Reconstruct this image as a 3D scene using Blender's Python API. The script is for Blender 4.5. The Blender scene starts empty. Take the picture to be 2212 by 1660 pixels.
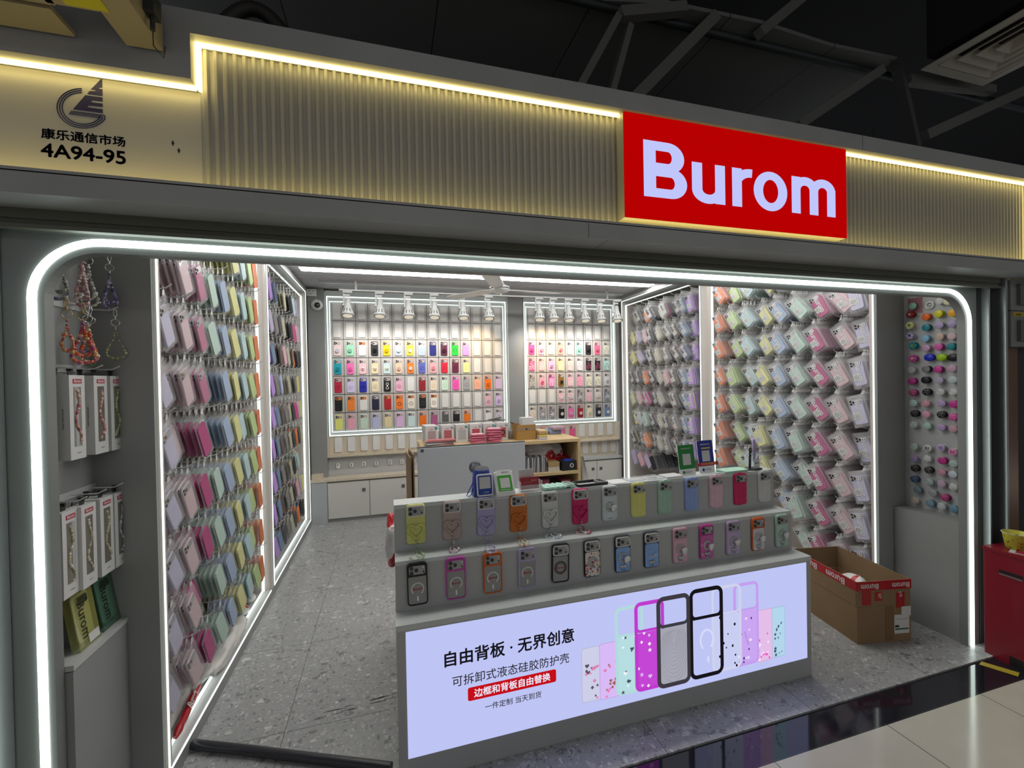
import bpy, bmesh, math, random
from mathutils import Vector, Matrix
sc = bpy.context.scene
COL = sc.collection
PI = math.pi
# ---------------------------------------------------------------- camera
FPX = 931.68
yaw, pitch, roll = math.radians(16.0265), math.radians(-0.542), math.radians(-1.1025)
fwd = Vector((math.sin(yaw) * math.cos(pitch), math.cos(yaw) * math.cos(pitch), math.sin(pitch)))
r0 = Vector((math.cos(yaw), -math.sin(yaw), 0)); u0 = r0.cross(fwd)
rgt = r0 * math.cos(roll) + u0 * math.sin(roll); upv = -r0 * math.sin(roll) + u0 * math.cos(roll)
cam_d = bpy.data.cameras.new('camera'); cam = bpy.data.objects.new('camera', cam_d); COL.objects.link(cam)
cam_d.sensor_width = 36.0; cam_d.sensor_fit = 'HORIZONTAL'; cam_d.lens = FPX / 2212 * 36.0
cam_d.clip_start = 0.05; cam_d.clip_end = 200
cam.matrix_world = Matrix(((rgt.x, upv.x, -fwd.x, 0), (rgt.y, upv.y, -fwd.y, 0), (rgt.z, upv.z, -fwd.z, 1.5), (0, 0, 0, 1)))
sc.camera = cam
# ---------------------------------------------------------------- view, world
sc.view_settings.view_transform = 'Standard'; sc.view_settings.look = 'None'
sc.view_settings.gamma = 1.0; sc.view_settings.use_curve_mapping = False
sc.view_settings.exposure = 0.0
try:
    sc.cycles.transparent_max_bounces = 24; sc.cycles.max_bounces = 8; sc.cycles.diffuse_bounces = 4
except Exception: pass
w = bpy.data.worlds.new('world'); sc.world = w; w.use_nodes = True
w.node_tree.nodes['Background'].inputs[0].default_value = (0.92, 0.95, 1.0, 1)
w.node_tree.nodes['Background'].inputs[1].default_value = 0.27
def area_light(name, loc, rot, sx, sy, power, col=(1, 1, 1)):
    d = bpy.data.lights.new(name, 'AREA'); d.shape = 'RECTANGLE'; d.size = sx; d.size_y = sy; d.energy = power; d.color = col
    o = bpy.data.objects.new(name, d); o.location = loc; o.rotation_euler = rot; COL.objects.link(o); return o
# the mall's own ceiling lights, over the aisle behind the photographer
area_light('aisle_light', (1.4, -2.2, 3.3), (0.0, 0, 0), 5.0, 0.5, 30, (1.0, 0.97, 0.9))

# ---------------------------------------------------------------- materials
MATS = {}
def pmat(name, col, rough=0.5, metal=0.0, emit=None, estr=0.0, alpha=1.0, spec=0.5, trans=0.0, coat=0.0):
    if name in MATS: return MATS[name]
    m = bpy.data.materials.new(name); m.use_nodes = True
    b = m.node_tree.nodes['Principled BSDF']
    b.inputs['Base Color'].default_value = (*col, 1); b.inputs['Roughness'].default_value = rough; b.inputs['Metallic'].default_value = metal
    b.inputs['Specular IOR Level'].default_value = spec
    b.inputs['Transmission Weight'].default_value = trans; b.inputs['Alpha'].default_value = alpha; b.inputs['Coat Weight'].default_value = coat
    if emit: b.inputs['Emission Color'].default_value = (*emit, 1); b.inputs['Emission Strength'].default_value = estr
    m.diffuse_color = (*col, 1); MATS[name] = m; return m
def nodes(m): return m.node_tree.nodes, m.node_tree.links, m.node_tree.nodes['Principled BSDF']
def emat(name, col, s):
    m = bpy.data.materials.new(name); m.use_nodes = True; nt = m.node_tree; nt.nodes.clear()
    e = nt.nodes.new('ShaderNodeEmission'); e.inputs[0].default_value = (*col, 1); e.inputs[1].default_value = s
    o = nt.nodes.new('ShaderNodeOutputMaterial'); nt.links.new(e.outputs[0], o.inputs[0]); MATS[name] = m; return m
def objcol(name, rough=0.5, **k):
    m = pmat(name, (0.8, 0.8, 0.8), rough, **k); N, L, b = nodes(m)
    oi = N.new('ShaderNodeObjectInfo'); L.new(oi.outputs['Color'], b.inputs['Base Color']); return m
def mottled(name, c1, c2, scale, rough=0.5, bump=0.0, detail=4, stretch=(1, 1, 1), **k):
    m = pmat(name, c1, rough, **k); N, L, b = nodes(m)
    tc = N.new('ShaderNodeTexCoord'); mp = N.new('ShaderNodeMapping'); mp.inputs['Scale'].default_value = stretch
    nz = N.new('ShaderNodeTexNoise'); nz.inputs['Scale'].default_value = scale; nz.inputs['Detail'].default_value = detail
    rp = N.new('ShaderNodeValToRGB'); rp.color_ramp.elements[0].color = (*c1, 1); rp.color_ramp.elements[1].color = (*c2, 1)
    rp.color_ramp.elements[0].position = .3; rp.color_ramp.elements[1].position = .7
    L.new(tc.outputs['Object'], mp.inputs[0]); L.new(mp.outputs[0], nz.inputs['Vector']); L.new(nz.outputs[0], rp.inputs[0]); L.new(rp.outputs[0], b.inputs['Base Color'])
    if bump:
        bm_ = N.new('ShaderNodeBump'); bm_.inputs['Strength'].default_value = bump; bm_.inputs['Distance'].default_value = .01
        L.new(nz.outputs[0], bm_.inputs['Height']); L.new(bm_.outputs[0], b.inputs['Normal'])
    return m
def s2l(r, g, b):
    f = lambda c: (c / 255 / 12.92) if c / 255 <= .04045 else ((c / 255 + .055) / 1.055) ** 2.4
    return (f(r), f(g), f(b))
GREY = mottled('grey_laminate', (.27, .275, .27), (.30, .305, .30), 3, .45)
GREY_SHADED = mottled('grey_laminate_shaded', (.20, .21, .205), (.225, .235, .23), 3, .45)  # same laminate as GREY, its colour darkened for the portal's dim light
GREYD = mottled('grey_paint', (.33, .33, .325), (.37, .37, .365), 4, .5)
GREYL = pmat('light_grey_laminate', (.50, .51, .50), .35)
WHITE = pmat('white_paint', (.75, .75, .73), .45)
WHITEP = pmat('white_plastic', (.8, .8, .79), .35)
OFFW = pmat('off_white_laminate', (.62, .61, .57), .4)
BLACK = pmat('black_plastic', (.015, .015, .017), .4)
DARKM = pmat('dark_metal', (.022, .026, .026), .5, .0)
CHROME = pmat('chrome', (.7, .7, .68), .18, 1.0)
ALU = pmat('aluminium', (.45, .46, .47), .3, .9)
WIRE = pmat('white_wire', (.62, .62, .6), .4)
VOID = pmat('black_void', (.012, .012, .013), .9)
LED = emat('led_white', (.86, 1.0, .95), 5.0)
LEDB = emat('led_bay', (.88, 1.0, .97), 1.7)
LEDP = emat('led_portal', (.86, 1.0, .93), 5.0)
LEDW = emat('led_warm', (1.0, .79, .26), 5.5)
LAMP = emat('lamp_white', (1.0, .98, .95), 17.0)
WOOD = mottled('light_wood', (.50, .36, .18), (.60, .45, .25), 6, .45, stretch=(1, 12, 12))
WOODP = mottled('pale_wood', (.60, .52, .40), (.66, .58, .46), 5, .45, stretch=(8, 8, 1))
RED = pmat('red_print', (.55, .01, .015), .5)
INK = pmat('black_ink', (.015, .013, .015), .6)
NAVY = pmat('navy_ink', (.016, .012, .085), .6)
CASE = objcol('case_colour', .45)
CASEM = objcol('case_soft_colour', .6)
CAMPL = pmat('camera_plate', (.36, .35, .36), .3, .3)
LENS = pmat('lens_glass', (.01, .01, .012), .08, coat=1.0)

# ---------------------------------------------------------------- mesh builder
class MB:
    def __init__(s): s.v = []; s.f = []; s.m = []; s.sm = []
    def add(s, vs, fs, mi=0, smooth=False, M=None):
        n = len(s.v)
        s.v += [tuple(M @ Vector(p)) for p in vs] if M is not None else [tuple(p) for p in vs]
        s.f += [tuple(i + n for i in f) for f in fs]; s.m += [mi] * len(fs); s.sm += [smooth] * len(fs); return s
    def box(s, x0, x1, y0, y1, z0, z1, mi=0, M=None):
        vs = [(x, y, z) for z in (z0, z1) for y in (y0, y1) for x in (x0, x1)]
        return s.add(vs, [(0, 2, 3, 1), (4, 5, 7, 6), (0, 1, 5, 4), (2, 6, 7, 3), (0, 4, 6, 2), (1, 3, 7, 5)], mi, False, M)
    def loops(s, Ls, mi=0, smooth=False, cap0=True, cap1=True, closed=True, M=None):
        n = len(Ls[0]); vs = [p for l in Ls for p in l]; fs = []
        for k in range(len(Ls) - 1):
            for i in range(n if closed else n - 1):
                j = (i + 1) % n; fs.append((k * n + i, k * n + j, (k + 1) * n + j, (k + 1) * n + i))
        s.add(vs, fs, mi, smooth, M)
        if cap0: s.add(Ls[0], [tuple(reversed(range(n)))], mi, False, M)
        if cap1: s.add(Ls[-1], [tuple(range(n))], mi, False, M)
        return s
    def cyl(s, p, q, r, n=12, mi=0, r2=None, smooth=True, caps=True):
        p, q = Vector(p), Vector(q); d = (q - p).normalized(); a = d.orthogonal().normalized(); b = d.cross(a); r2 = r if r2 is None else r2
        c = [(math.cos(2 * PI * i / n), math.sin(2 * PI * i / n)) for i in range(n)]
        return s.loops([[p + a * (x * r) + b * (y * r) for x, y in c], [q + a * (x * r2) + b * (y * r2) for x, y in c]], mi, smooth, caps, caps)
    def lathe(s, prof, n=20, mi=0, smooth=True, M=None, caps=True):   # prof: (r, z)
        return s.loops([[(r * math.cos(2 * PI * i / n), r * math.sin(2 * PI * i / n), z) for i in range(n)] for r, z in prof], mi, smooth, caps, caps, True, M)
    def tube(s, pts, r, n=8, mi=0, closed=False, smooth=True):
        P = [Vector(p) for p in pts]; Ls = []; m = len(P); prev = None
        for i in range(m):
            a = P[(i - 1) % m] if (closed or i > 0) else P[i]; b = P[(i + 1) % m] if (closed or i < m - 1) else P[i]
            t = (b - a); t = t.normalized() if t.length > 1e-9 else Vector((0, 0, 1))
            u = (prev - t * prev.dot(t)) if prev is not None else t.orthogonal()
            if u.length < 1e-6: u = t.orthogonal()
            u = u.normalized(); prev = u; v = t.cross(u)
            rr = r[i] if isinstance(r, (list, tuple)) else r
            Ls.append([P[i] + u * (rr * math.cos(2 * PI * k / n)) + v * (rr * math.sin(2 * PI * k / n)) for k in range(n)])
        if closed: Ls.append(Ls[0])
        return s.loops(Ls, mi, smooth, not closed, not closed)
    def ball(s, c, r, mi=0, n=8, m=5, sz=1.0):
        c = Vector(c); vs = [c + Vector((0, 0, -r * sz))]; fs = []
        for j in range(1, m):
            a = -PI / 2 + PI * j / m
            for i in range(n): vs.append(c + Vector((r * math.cos(a) * math.cos(2 * PI * i / n), r * math.cos(a) * math.sin(2 * PI * i / n), r * sz * math.sin(a))))
        vs.append(c + Vector((0, 0, r * sz))); T = len(vs) - 1
        for i in range(n):
            j = (i + 1) % n; fs.append((0, 1 + j, 1 + i)); fs.append((T, 1 + (m - 2) * n + i, 1 + (m - 2) * n + j))
            for k in range(m - 2): fs.append((1 + k * n + i, 1 + k * n + j, 1 + (k + 1) * n + j, 1 + (k + 1) * n + i))
        return s.add(vs, fs, mi, True)
    def rslab(s, w, h, r, t, bev=.0015, n=5, mi=0, M=None, y0=0.0, x=0.0, z=0.0, smooth=True):
        """rounded slab in local XZ, its back at y=y0 and its front at y=y0-t, centre (x, z)"""
        L = lambda ins, y: [(x + px, y, z + pz) for px, pz in rrect(w - 2 * ins, h - 2 * ins, max(r - ins, .0004), n)]
        return s.loops([L(bev, y0), L(0, y0 - bev), L(0, y0 - t + bev), L(bev, y0 - t)], mi, smooth, True, True, True, M)
    def rring(s, w, h, r, bw, t, n=5, mi=0, M=None, y0=0.0, x=0.0, z=0.0, r2=None):
        """rounded rectangular frame of border bw"""
        o = rrect(w, h, r, n); i_ = rrect(w - 2 * bw, h - 2 * bw, (max(r - bw, .001) if r2 is None else r2), n)
        A = lambda P, y: [(x + a, y, z + b) for a, b in P]
        return s.loops([A(o, y0), A(o, y0 - t), A(i_, y0 - t), A(i_, y0), A(o, y0)], mi, False, False, False, True, M)
    def prism(s, poly, y0, y1, mi=0, M=None):       # poly in XZ
        return s.loops([[(a, y0, b) for a, b in poly], [(a, y1, b) for a, b in poly]], mi, False, True, True, True, M)
    def mesh(s, name, mats):
        me = bpy.data.meshes.new(name); me.from_pydata(s.v, [], s.f)
        for m in (mats if isinstance(mats, (list, tuple)) else [mats]): me.materials.append(m)
        me.polygons.foreach_set('material_index', s.m); me.polygons.foreach_set('use_smooth', s.sm)
        bm = bmesh.new(); bm.from_mesh(me); bmesh.ops.recalc_face_normals(bm, faces=bm.faces); bm.to_mesh(me); bm.free(); me.update(); return me
    def build(s, name, mats, parent=None, label=None):
        return link(name, s.mesh(name, mats), parent, label)
def rrect(w, h, r, n=5):
    out = []; r = min(r, w / 2 - 1e-5, h / 2 - 1e-5)
    for cx, cz, a0 in ((w / 2 - r, h / 2 - r, 0), (-w / 2 + r, h / 2 - r, 90), (-w / 2 + r, -h / 2 + r, 180), (w / 2 - r, -h / 2 + r, 270)):
        for k in range(n): a = math.radians(a0 + 90 * k / (n - 1)); out.append((cx + r * math.cos(a), cz + r * math.sin(a)))
    return out
def link(name, me, parent=None, label=None, col=None):
    o = bpy.data.objects.new(name, me); COL.objects.link(o)
    if parent is not None: o.parent = parent
    if label: o['label'] = label
    if col: o.color = (*col, 1)
    return o
def tag(o, label, cat, group=None, kind=None):
    o['label'] = label; o['category'] = cat
    if group: o['group'] = group
    if kind: o['kind'] = kind
    return o
def thing(name, label, cat, loc=(0, 0, 0), rot=(0, 0, 0), group=None):
    o = bpy.data.objects.new(name, None); COL.objects.link(o); o.location = loc; o.rotation_euler = rot; o.empty_display_size = .05
    return tag(o, label, cat, group)
def struct(name, mb, mats, label=None):
    o = mb.build(name, mats); o['kind'] = 'structure'
    if label: o['label'] = label
    return o
def dup(o, parent=None):
    c = o.copy(); COL.objects.link(c)
    if parent is not None: c.parent = parent
    for ch in list(o.children): dup(ch, c)
    return c
def recol(o, col, names=None):
    if names is None or o.name.split('.')[0] in names: o.color = (*col, 1)
    for ch in o.children: recol(ch, col, names)
TXT = {}
def burom_mesh(width, mat, height=None):
    """the word Burom in bold rounded grotesque strokes, base line at z=0, local XZ facing -Y"""
    g = MB(); H_ = 1.0; S = .205; xh = .73; pen = [0.0]
    def quadstrip(o, i):
        n = len(o); g.add([(a, 0, b) for a, b in o] + [(a, 0, b) for a, b in i], [(k, k + 1, n + k + 1, n + k) for k in range(n - 1)])
    def rect(x0, x1, z0, z1): g.add([(x0, 0, z0), (x1, 0, z0), (x1, 0, z1), (x0, 0, z1)], [(0, 1, 2, 3)])
    def arc(cx, cz, rx, rz, a0, a1, n=14): return [(cx + rx * math.cos(math.radians(a0 + (a1 - a0) * k / n)), cz + rz * math.sin(math.radians(a0 + (a1 - a0) * k / n))) for k in range(n + 1)]
    x = 0.0                                                          # B
    rect(0, S, 0, 1)
    for zb, zt, w_, th in ((.0, .545, .735, .165), (.455, 1.0, .69, .165)):
        r = (zt - zb) / 2; c = w_ - r; m = (zb + zt) / 2; ri = r - th; 
        quadstrip([(S * .9, zt), (c, zt)] + arc(c, m, r, r, 90, -90) + [(c, zb), (S * .9, zb)], [(S * .9, zt - th), (c, zt - th)] + arc(c - .01, m, r - S, ri, 90, -90) + [(c, zb + th), (S * .9, zb + th)])
    def shoulder(x0, x1, up, n=14):                                  # arch between two stems
        r = (x1 - x0) / 2; ri = r - .185; c = (x0 + x1) / 2; h = .23
        if up: quadstrip(arc(c + .01, xh - h, r - .01, h + .012, 0, 180, n), arc(c, xh - h - .02, ri, h - .14, 0, 180, n))
        else: quadstrip(arc(c - .01, h, r - .01, h + .012, 180, 360, n), arc(c, h + .02, ri, h - .14, 180, 360, n))
    s = .185; x = .82                                                # u
    rect(x, x + s, .21, xh); rect(x + .60 - s, x + .60, 0, xh); shoulder(x, x + .60, False)
    x = 1.55; rect(x, x + s, 0, xh); quadstrip(arc(x + .36, xh - .30, .36, .31, 85, 165), arc(x + .36, xh - .33, .20, .18, 85, 178))     # r
    x = 1.96; quadstrip(arc(x + .335, xh / 2, .335, xh / 2 + .018, 0, 360, 32), arc(x + .335, xh / 2, .150, xh / 2 - .14, 0, 360, 32))     # o
    x = 2.72; rect(x, x + s, 0, xh); rect(x + .375, x + .375 + s, 0, xh - .18); rect(x + .75, x + .75 + s, 0, xh - .18); shoulder(x, x + .56, True); shoulder(x + .375, x + .935, True)   # m
    W = 2.72 + .935; k = width / W; kz = (height if height else k)
    g.v = [(a * k - width / 2, b, c * kz) for a, b, c in g.v]
    me = bpy.data.meshes.new('lettering'); me.from_pydata(g.v, [], g.f); me.materials.append(mat); return me
def text_mesh(s, size, bold=0.0, extrude=0.0, mat=None, width=None, align='CENTER', xs=1.0, res=3):
    """writing as a mesh in local XZ, facing -Y; width fits the line to a real width"""
    k = (s, size, bold, extrude, mat.name if mat else '', width, align, xs)
    if k in TXT: return TXT[k]
    if s == 'Burom': TXT[k] = burom_mesh(width or size * 2.9, mat); return TXT[k]
    c = bpy.data.curves.new('lettering', 'FONT'); c.body = s; c.size = 1.0; c.align_x = align; c.offset = bold; c.extrude = extrude / size; c.resolution_u = res
    o = bpy.data.objects.new('lettering', c); COL.objects.link(o)
    bpy.context.view_layer.update()
    dg = bpy.context.evaluated_depsgraph_get(); me = bpy.data.meshes.new_from_object(o.evaluated_get(dg))
    bpy.data.objects.remove(o); bpy.data.curves.remove(c)
    sx = sz = size
    if width:
        xx = [v.co.x for v in me.vertices]; sx = sz = width / max(1e-6, max(xx) - min(xx))
    me.transform(Matrix(((sx, 0, 0, 0), (0, 0, -sz, 0), (0, sz, 0, 0), (0, 0, 0, 1))))
    me.materials.clear()
    if mat: me.materials.append(mat)
    me.name = 'lettering'; TXT[k] = me; return me
def heavy(me, d):
    """thicken writing by overlaying shifted copies of its outline"""
    bm = bmesh.new()
    for a, c in ((0, 0), (d, 0), (-d, 0), (0, d), (0, -d), (d * .7, d * .7), (-d * .7, -d * .7), (d * .7, -d * .7), (-d * .7, d * .7)):
        n = len(bm.verts); bm.from_mesh(me); bm.verts.ensure_lookup_table()
        for v in bm.verts[n:]: v.co.x += a; v.co.z += c
    m2 = bpy.data.meshes.new('lettering'); bm.to_mesh(m2); bm.free()
    for m in me.materials: m2.materials.append(m)
    return m2
def put_text(name, s, size, loc, parent, mat, rot=(0, 0, 0), **k):
    o = link(name, text_mesh(s, size, mat=mat, **k), parent); o.location = loc; o.rotation_euler = rot; return o
rnd = random.Random(7)

def ray(u, v): return (fwd + rgt * ((u - 1106) / FPX) - upv * ((v - 830) / FPX))
EYE = Vector((0, 0, 1.5))
def PY(u, v, y): d = ray(u, v); return EYE + d * (y / d.y)
def PX(u, v, x): d = ray(u, v); return EYE + d * (x / d.x)
def PZ(u, v, z): d = ray(u, v); return EYE + d * ((z - 1.5) / d.z)
# ================================================================ structure
def terrazzo():
    m = pmat('terrazzo', (.3, .3, .3), .32); N, L, b = nodes(m)
    tc = N.new('ShaderNodeTexCoord'); base = (.235, .24, .24, 1)
    prev = None
    def mix(fac, a, bcol):
        x = N.new('ShaderNodeMix'); x.data_type = 'RGBA'
        L.new(fac, x.inputs[0])
        if hasattr(a, 'is_linked'): L.new(a, x.inputs[6])
        else: x.inputs[6].default_value = a
        if hasattr(bcol, 'is_linked'): L.new(bcol, x.inputs[7])
        else: x.inputs[7].default_value = bcol
        return x.outputs[2]
    nz = N.new('ShaderNodeTexNoise'); nz.inputs['Scale'].default_value = 40; L.new(tc.outputs['Object'], nz.inputs['Vector'])
    cur = mix(nz.outputs[0], (.27, .275, .275, 1), (.37, .375, .37, 1))
    for sc_, thr, st in ((17, .30, (1, 1.7, 1)), (34, .30, (1.6, 1, 1)), (75, .34, (1, 1.3, 1))):
        mp = N.new('ShaderNodeMapping'); mp.inputs['Scale'].default_value = st; mp.inputs['Rotation'].default_value = (0, 0, .4 * sc_)
        vo = N.new('ShaderNodeTexVoronoi'); vo.inputs['Scale'].default_value = sc_; vo.inputs['Randomness'].default_value = 1.0
        L.new(tc.outputs['Object'], mp.inputs[0])
        wn = N.new('ShaderNodeTexNoise'); wn.inputs['Scale'].default_value = sc_ * 1.5; L.new(mp.outputs[0], wn.inputs['Vector'])
        ad = N.new('ShaderNodeMixRGB'); ad.blend_type = 'ADD'; ad.inputs[0].default_value = .35 / sc_ * 3; L.new(mp.outputs[0], ad.inputs[1]); L.new(wn.outputs['Color'], ad.inputs[2])
        L.new(ad.outputs[0], vo.inputs['Vector'])
        sp = N.new('ShaderNodeSeparateColor'); L.new(vo.outputs['Color'], sp.inputs[0])
        ma = N.new('ShaderNodeMath'); ma.operation = 'MULTIPLY'; L.new(sp.outputs[0], ma.inputs[0]); ma.inputs[1].default_value = thr * 1.5
        lt = N.new('ShaderNodeMath'); lt.operation = 'LESS_THAN'; L.new(vo.outputs['Distance'], lt.inputs[0]); L.new(ma.outputs[0], lt.inputs[1])
        gt = N.new('ShaderNodeMath'); gt.operation = 'GREATER_THAN'; L.new(sp.outputs[2], gt.inputs[0]); gt.inputs[1].default_value = .35
        mu = N.new('ShaderNodeMath'); mu.operation = 'MULTIPLY'; L.new(lt.outputs[0], mu.inputs[0]); L.new(gt.outputs[0], mu.inputs[1])
        rp = N.new('ShaderNodeValToRGB'); rp.color_ramp.interpolation = 'CONSTANT'
        e = rp.color_ramp.elements; e[0].color = (.19, .19, .19, 1); e[1].position = .32; e[1].color = (.37, .37, .365, 1)
        x = e.new(.6); x.color = (.45, .45, .445, 1); x = e.new(.88); x.color = (.55, .55, .54, 1)
        L.new(sp.outputs[1], rp.inputs[0]); cur = mix(mu.outputs[0], cur, rp.outputs[0])
    # tile seams
    sx = N.new('ShaderNodeSeparateXYZ'); L.new(tc.outputs['Object'], sx.inputs[0])
    masks = []
    for ax, off, p in ((0, -.46, .75), (1, 2.05, .665)):
        a = N.new('ShaderNodeMath'); a.operation = 'SUBTRACT'; L.new(sx.outputs[ax], a.inputs[0]); a.inputs[1].default_value = off
        c = N.new('ShaderNodeMath'); c.operation = 'PINGPONG'; L.new(a.outputs[0], c.inputs[0]); c.inputs[1].default_value = p / 2
        d = N.new('ShaderNodeMath'); d.operation = 'LESS_THAN'; L.new(c.outputs[0], d.inputs[0]); d.inputs[1].default_value = .0013; masks.append(d)
    mx = N.new('ShaderNodeMath'); mx.operation = 'MAXIMUM'; L.new(masks[0].outputs[0], mx.inputs[0]); L.new(masks[1].outputs[0], mx.inputs[1])
    cur = mix(mx.outputs[0], cur, (.06, .06, .06, 1))
    L.new(cur, b.inputs['Base Color']); return m
def tiled(name, col, line, ox, oy, p, rough, lw=.0016):
    m = pmat(name, col, rough, spec=.6); N, L, b = nodes(m)
    tc = N.new('ShaderNodeTexCoord'); sx = N.new('ShaderNodeSeparateXYZ'); L.new(tc.outputs['Object'], sx.inputs[0]); masks = []
    for ax, off in ((0, ox), (1, oy)):
        a = N.new('ShaderNodeMath'); a.operation = 'SUBTRACT'; L.new(sx.outputs[ax], a.inputs[0]); a.inputs[1].default_value = off
        c = N.new('ShaderNodeMath'); c.operation = 'PINGPONG'; L.new(a.outputs[0], c.inputs[0]); c.inputs[1].default_value = p / 2
        d = N.new('ShaderNodeMath'); d.operation = 'LESS_THAN'; L.new(c.outputs[0], d.inputs[0]); d.inputs[1].default_value = lw; masks.append(d)
    mx = N.new('ShaderNodeMath'); mx.operation = 'MAXIMUM'; L.new(masks[0].outputs[0], mx.inputs[0]); L.new(masks[1].outputs[0], mx.inputs[1])
    nz = N.new('ShaderNodeTexNoise'); nz.inputs['Scale'].default_value = 9; nz.inputs['Detail'].default_value = 5; L.new(tc.outputs['Object'], nz.inputs['Vector'])
    x0 = N.new('ShaderNodeMix'); x0.data_type = 'RGBA'; x0.inputs[6].default_value = (*[c * .9 for c in col], 1); x0.inputs[7].default_value = (*[c * 1.08 for c in col], 1); L.new(nz.outputs[0], x0.inputs[0])
    x = N.new('ShaderNodeMix'); x.data_type = 'RGBA'; L.new(mx.outputs[0], x.inputs[0]); L.new(x0.outputs[2], x.inputs[6]); x.inputs[7].default_value = (*line, 1); L.new(x.outputs[2], b.inputs['Base Color']); return m
struct('floor', MB().box(-1.4, 3.4, 1.475, 5.4, -.03, 0), terrazzo(), 'grey terrazzo tile floor inside the shop')
struct('floor_mall', MB().box(-4, 7, -4, 1.325, -.03, -.008), tiled('beige_tile', (.56, .53, .44), (.03, .03, .03), 1.416, 1.33, .605, .12), 'polished beige mall floor tiles')
struct('floor_border', MB().box(-4, 7, 1.325, 1.474, -.03, -.008), tiled('black_granite', (.012, .012, .018), (.05, .05, .05), 1.416, 1.33, .605, .07, .0008), 'polished black granite strip')
# outer walls of the shop
struct('wall_back', MB().box(-1.35, 3.4, 5.17, 5.28, 0, 2.75), GREYL)
struct('wall_left', MB().box(-1.35, -1.25, 1.9, 5.17, 0, 2.6), GREYL)
struct('wall_right', MB().box(3.3, 3.4, 1.95, 5.17, 0, 2.6), GREYL)
# side niches beside the entrance: their walls and the end panels of the display bays
mb = MB().box(-1.06, -1.012, 1.612, 1.886, 0, 2.6)
struct('wall_niche_left', mb, GREY)
struct('wall_panel_left', MB().box(-1.25, -.828, 1.886, 1.905, 0, 2.56), GREY)
struct('wall_niche_right', MB().box(3.12, 3.17, 1.612, 1.924, 0, 2.6), pmat('pale_grey_board', (.42, .43, .43), .45))
struct('wall_panel_right', MB().box(2.884, 3.3, 1.924, 1.943, 0, 2.56), GREY)
# portal frame with rounded corners
XL, XR, ZT, RC = -.945, 3.002, 1.899, .14
def arch(xl, xr, zt, r, n=12, zb=0.0):
    P = [(xl, zb)]
    for k in range(n + 1): a = PI - PI / 2 * k / n; P.append((xl + r + r * math.cos(a), zt - r + r * math.sin(a)))
    for k in range(n + 1): a = PI / 2 - PI / 2 * k / n; P.append((xr - r + r * math.cos(a), zt - r + r * math.sin(a)))
    P.append((xr, zb)); return P
inner = arch(XL, XR, ZT, RC)
o_out = [(-1.04, 0), (-1.04, 1.99), (3.095, 1.99), (3.095, 0)]
mb = MB(); mb.prism(inner + o_out[::-1], 1.564, 1.601)
struct('trim_1', mb, GREY_SHADED, 'grey portal frame around the shop entrance')
P = arch(-.972, 3.031, 1.929, .17)
mb = MB(); mb.tube([(x, 1.563, z) for x, z in P], .0108, 10)
o = mb.build('portal_light', LEDP); tag(o, 'white light tube running around the rounded shop entrance', 'light')
# roller shutter housing under the header and the glossy soffit the tube mirrors in
OLIVE = pmat('shutter_paint', (.10, .10, .075), .45)
mb = MB().box(-1.3, 3.2, 1.515, 1.54, 1.972, 2.02).box(-1.3, 3.2, 1.522, 1.545, 1.955, 1.972).box(-1.3, 3.2, 1.512, 1.535, 1.945, 1.956)
mb.build('roller_shutter', OLIVE); tag(bpy.data.objects['roller_shutter'], 'rolled up olive shutter under the shop header', 'shutter')
struct('trim_2', MB().box(-1.02, 3.06, 1.535, 1.5635, 1.947, 1.958), pmat('glossy_soffit', (.28, .31, .28), .06, .75))
# header: fluted front, upper and lower trims
fl = MB().box(-.508, 3.28, 1.465, 1.52, 2.02, 2.52)
x = -.5
while x < 3.265:
    fl.add([(x, 1.4651, 2.03), (x + .004, 1.456, 2.03), (x + .012, 1.456, 2.03), (x + .016, 1.4651, 2.03),
            (x, 1.4651, 2.479), (x + .004, 1.456, 2.479), (x + .012, 1.456, 2.479), (x + .016, 1.4651, 2.479)],
           [(0, 1, 5, 4), (1, 2, 6, 5), (2, 3, 7, 6), (3, 2, 1, 0), (4, 5, 6, 7)]); x += .025
struct('wall_front', fl, pmat('cream_fluted_panel', (.40, .39, .355), .55), 'cream fluted fascia panel over the entrance')
up = MB().box(-.508, 3.6, 1.40, 1.47, 2.48, 2.545).box(-2.6, -.508, 1.40, 1.47, 2.354, 2.545).box(-2.6, 3.6, 1.46, 1.58, 2.50, 2.545).box(3.285, 3.6, 1.40, 1.5, 2.06, 2.49)
struct('trim_3', up, GREYD, 'grey stepped trim above the fascia')
lo = MB().box(-2.6, 3.6, 1.40, 1.515, 2.0, 2.058).box(-2.6, 3.6, 1.40, 1.404, 2.055, 2.066)
struct('trim_4', lo, GREYD, 'grey ledge below the fascia')
for n, (x0, x1, y0, y1, z0, z1, lab) in enumerate((
        (-.505, .845, 1.430, 1.443, 2.472, 2.479, 'warm light strip above the fluted panel beside the small market sign'), (1.936, 3.262, 1.430, 1.443, 2.472, 2.479, 'warm light strip above the fluted panel past the red sign'),
        (.86, 1.92, 1.434, 1.456, 2.474, 2.479, 'warm light strip hidden above the red sign'),
        (-2.4, -.51, 1.430, 1.443, 2.346, 2.353, 'warm light strip along the top of the market unit sign'), (-.507, -.499, 1.428, 1.452, 2.35, 2.478, 'short upright warm light strip at the step of the fascia'),
        (3.27, 3.278, 1.428, 1.452, 2.07, 2.478, 'upright warm light strip at the far end of the fluted panel'),
        (-2.4, 3.262, 1.412, 1.43, 2.058, 2.062, 'long warm light strip hidden behind the lower ledge'))):
    tag(MB().box(x0, x1, y0, y1, z0, z1).build('light_strip', LEDW), lab, 'light', 'warm light strips around the fascia')
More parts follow.
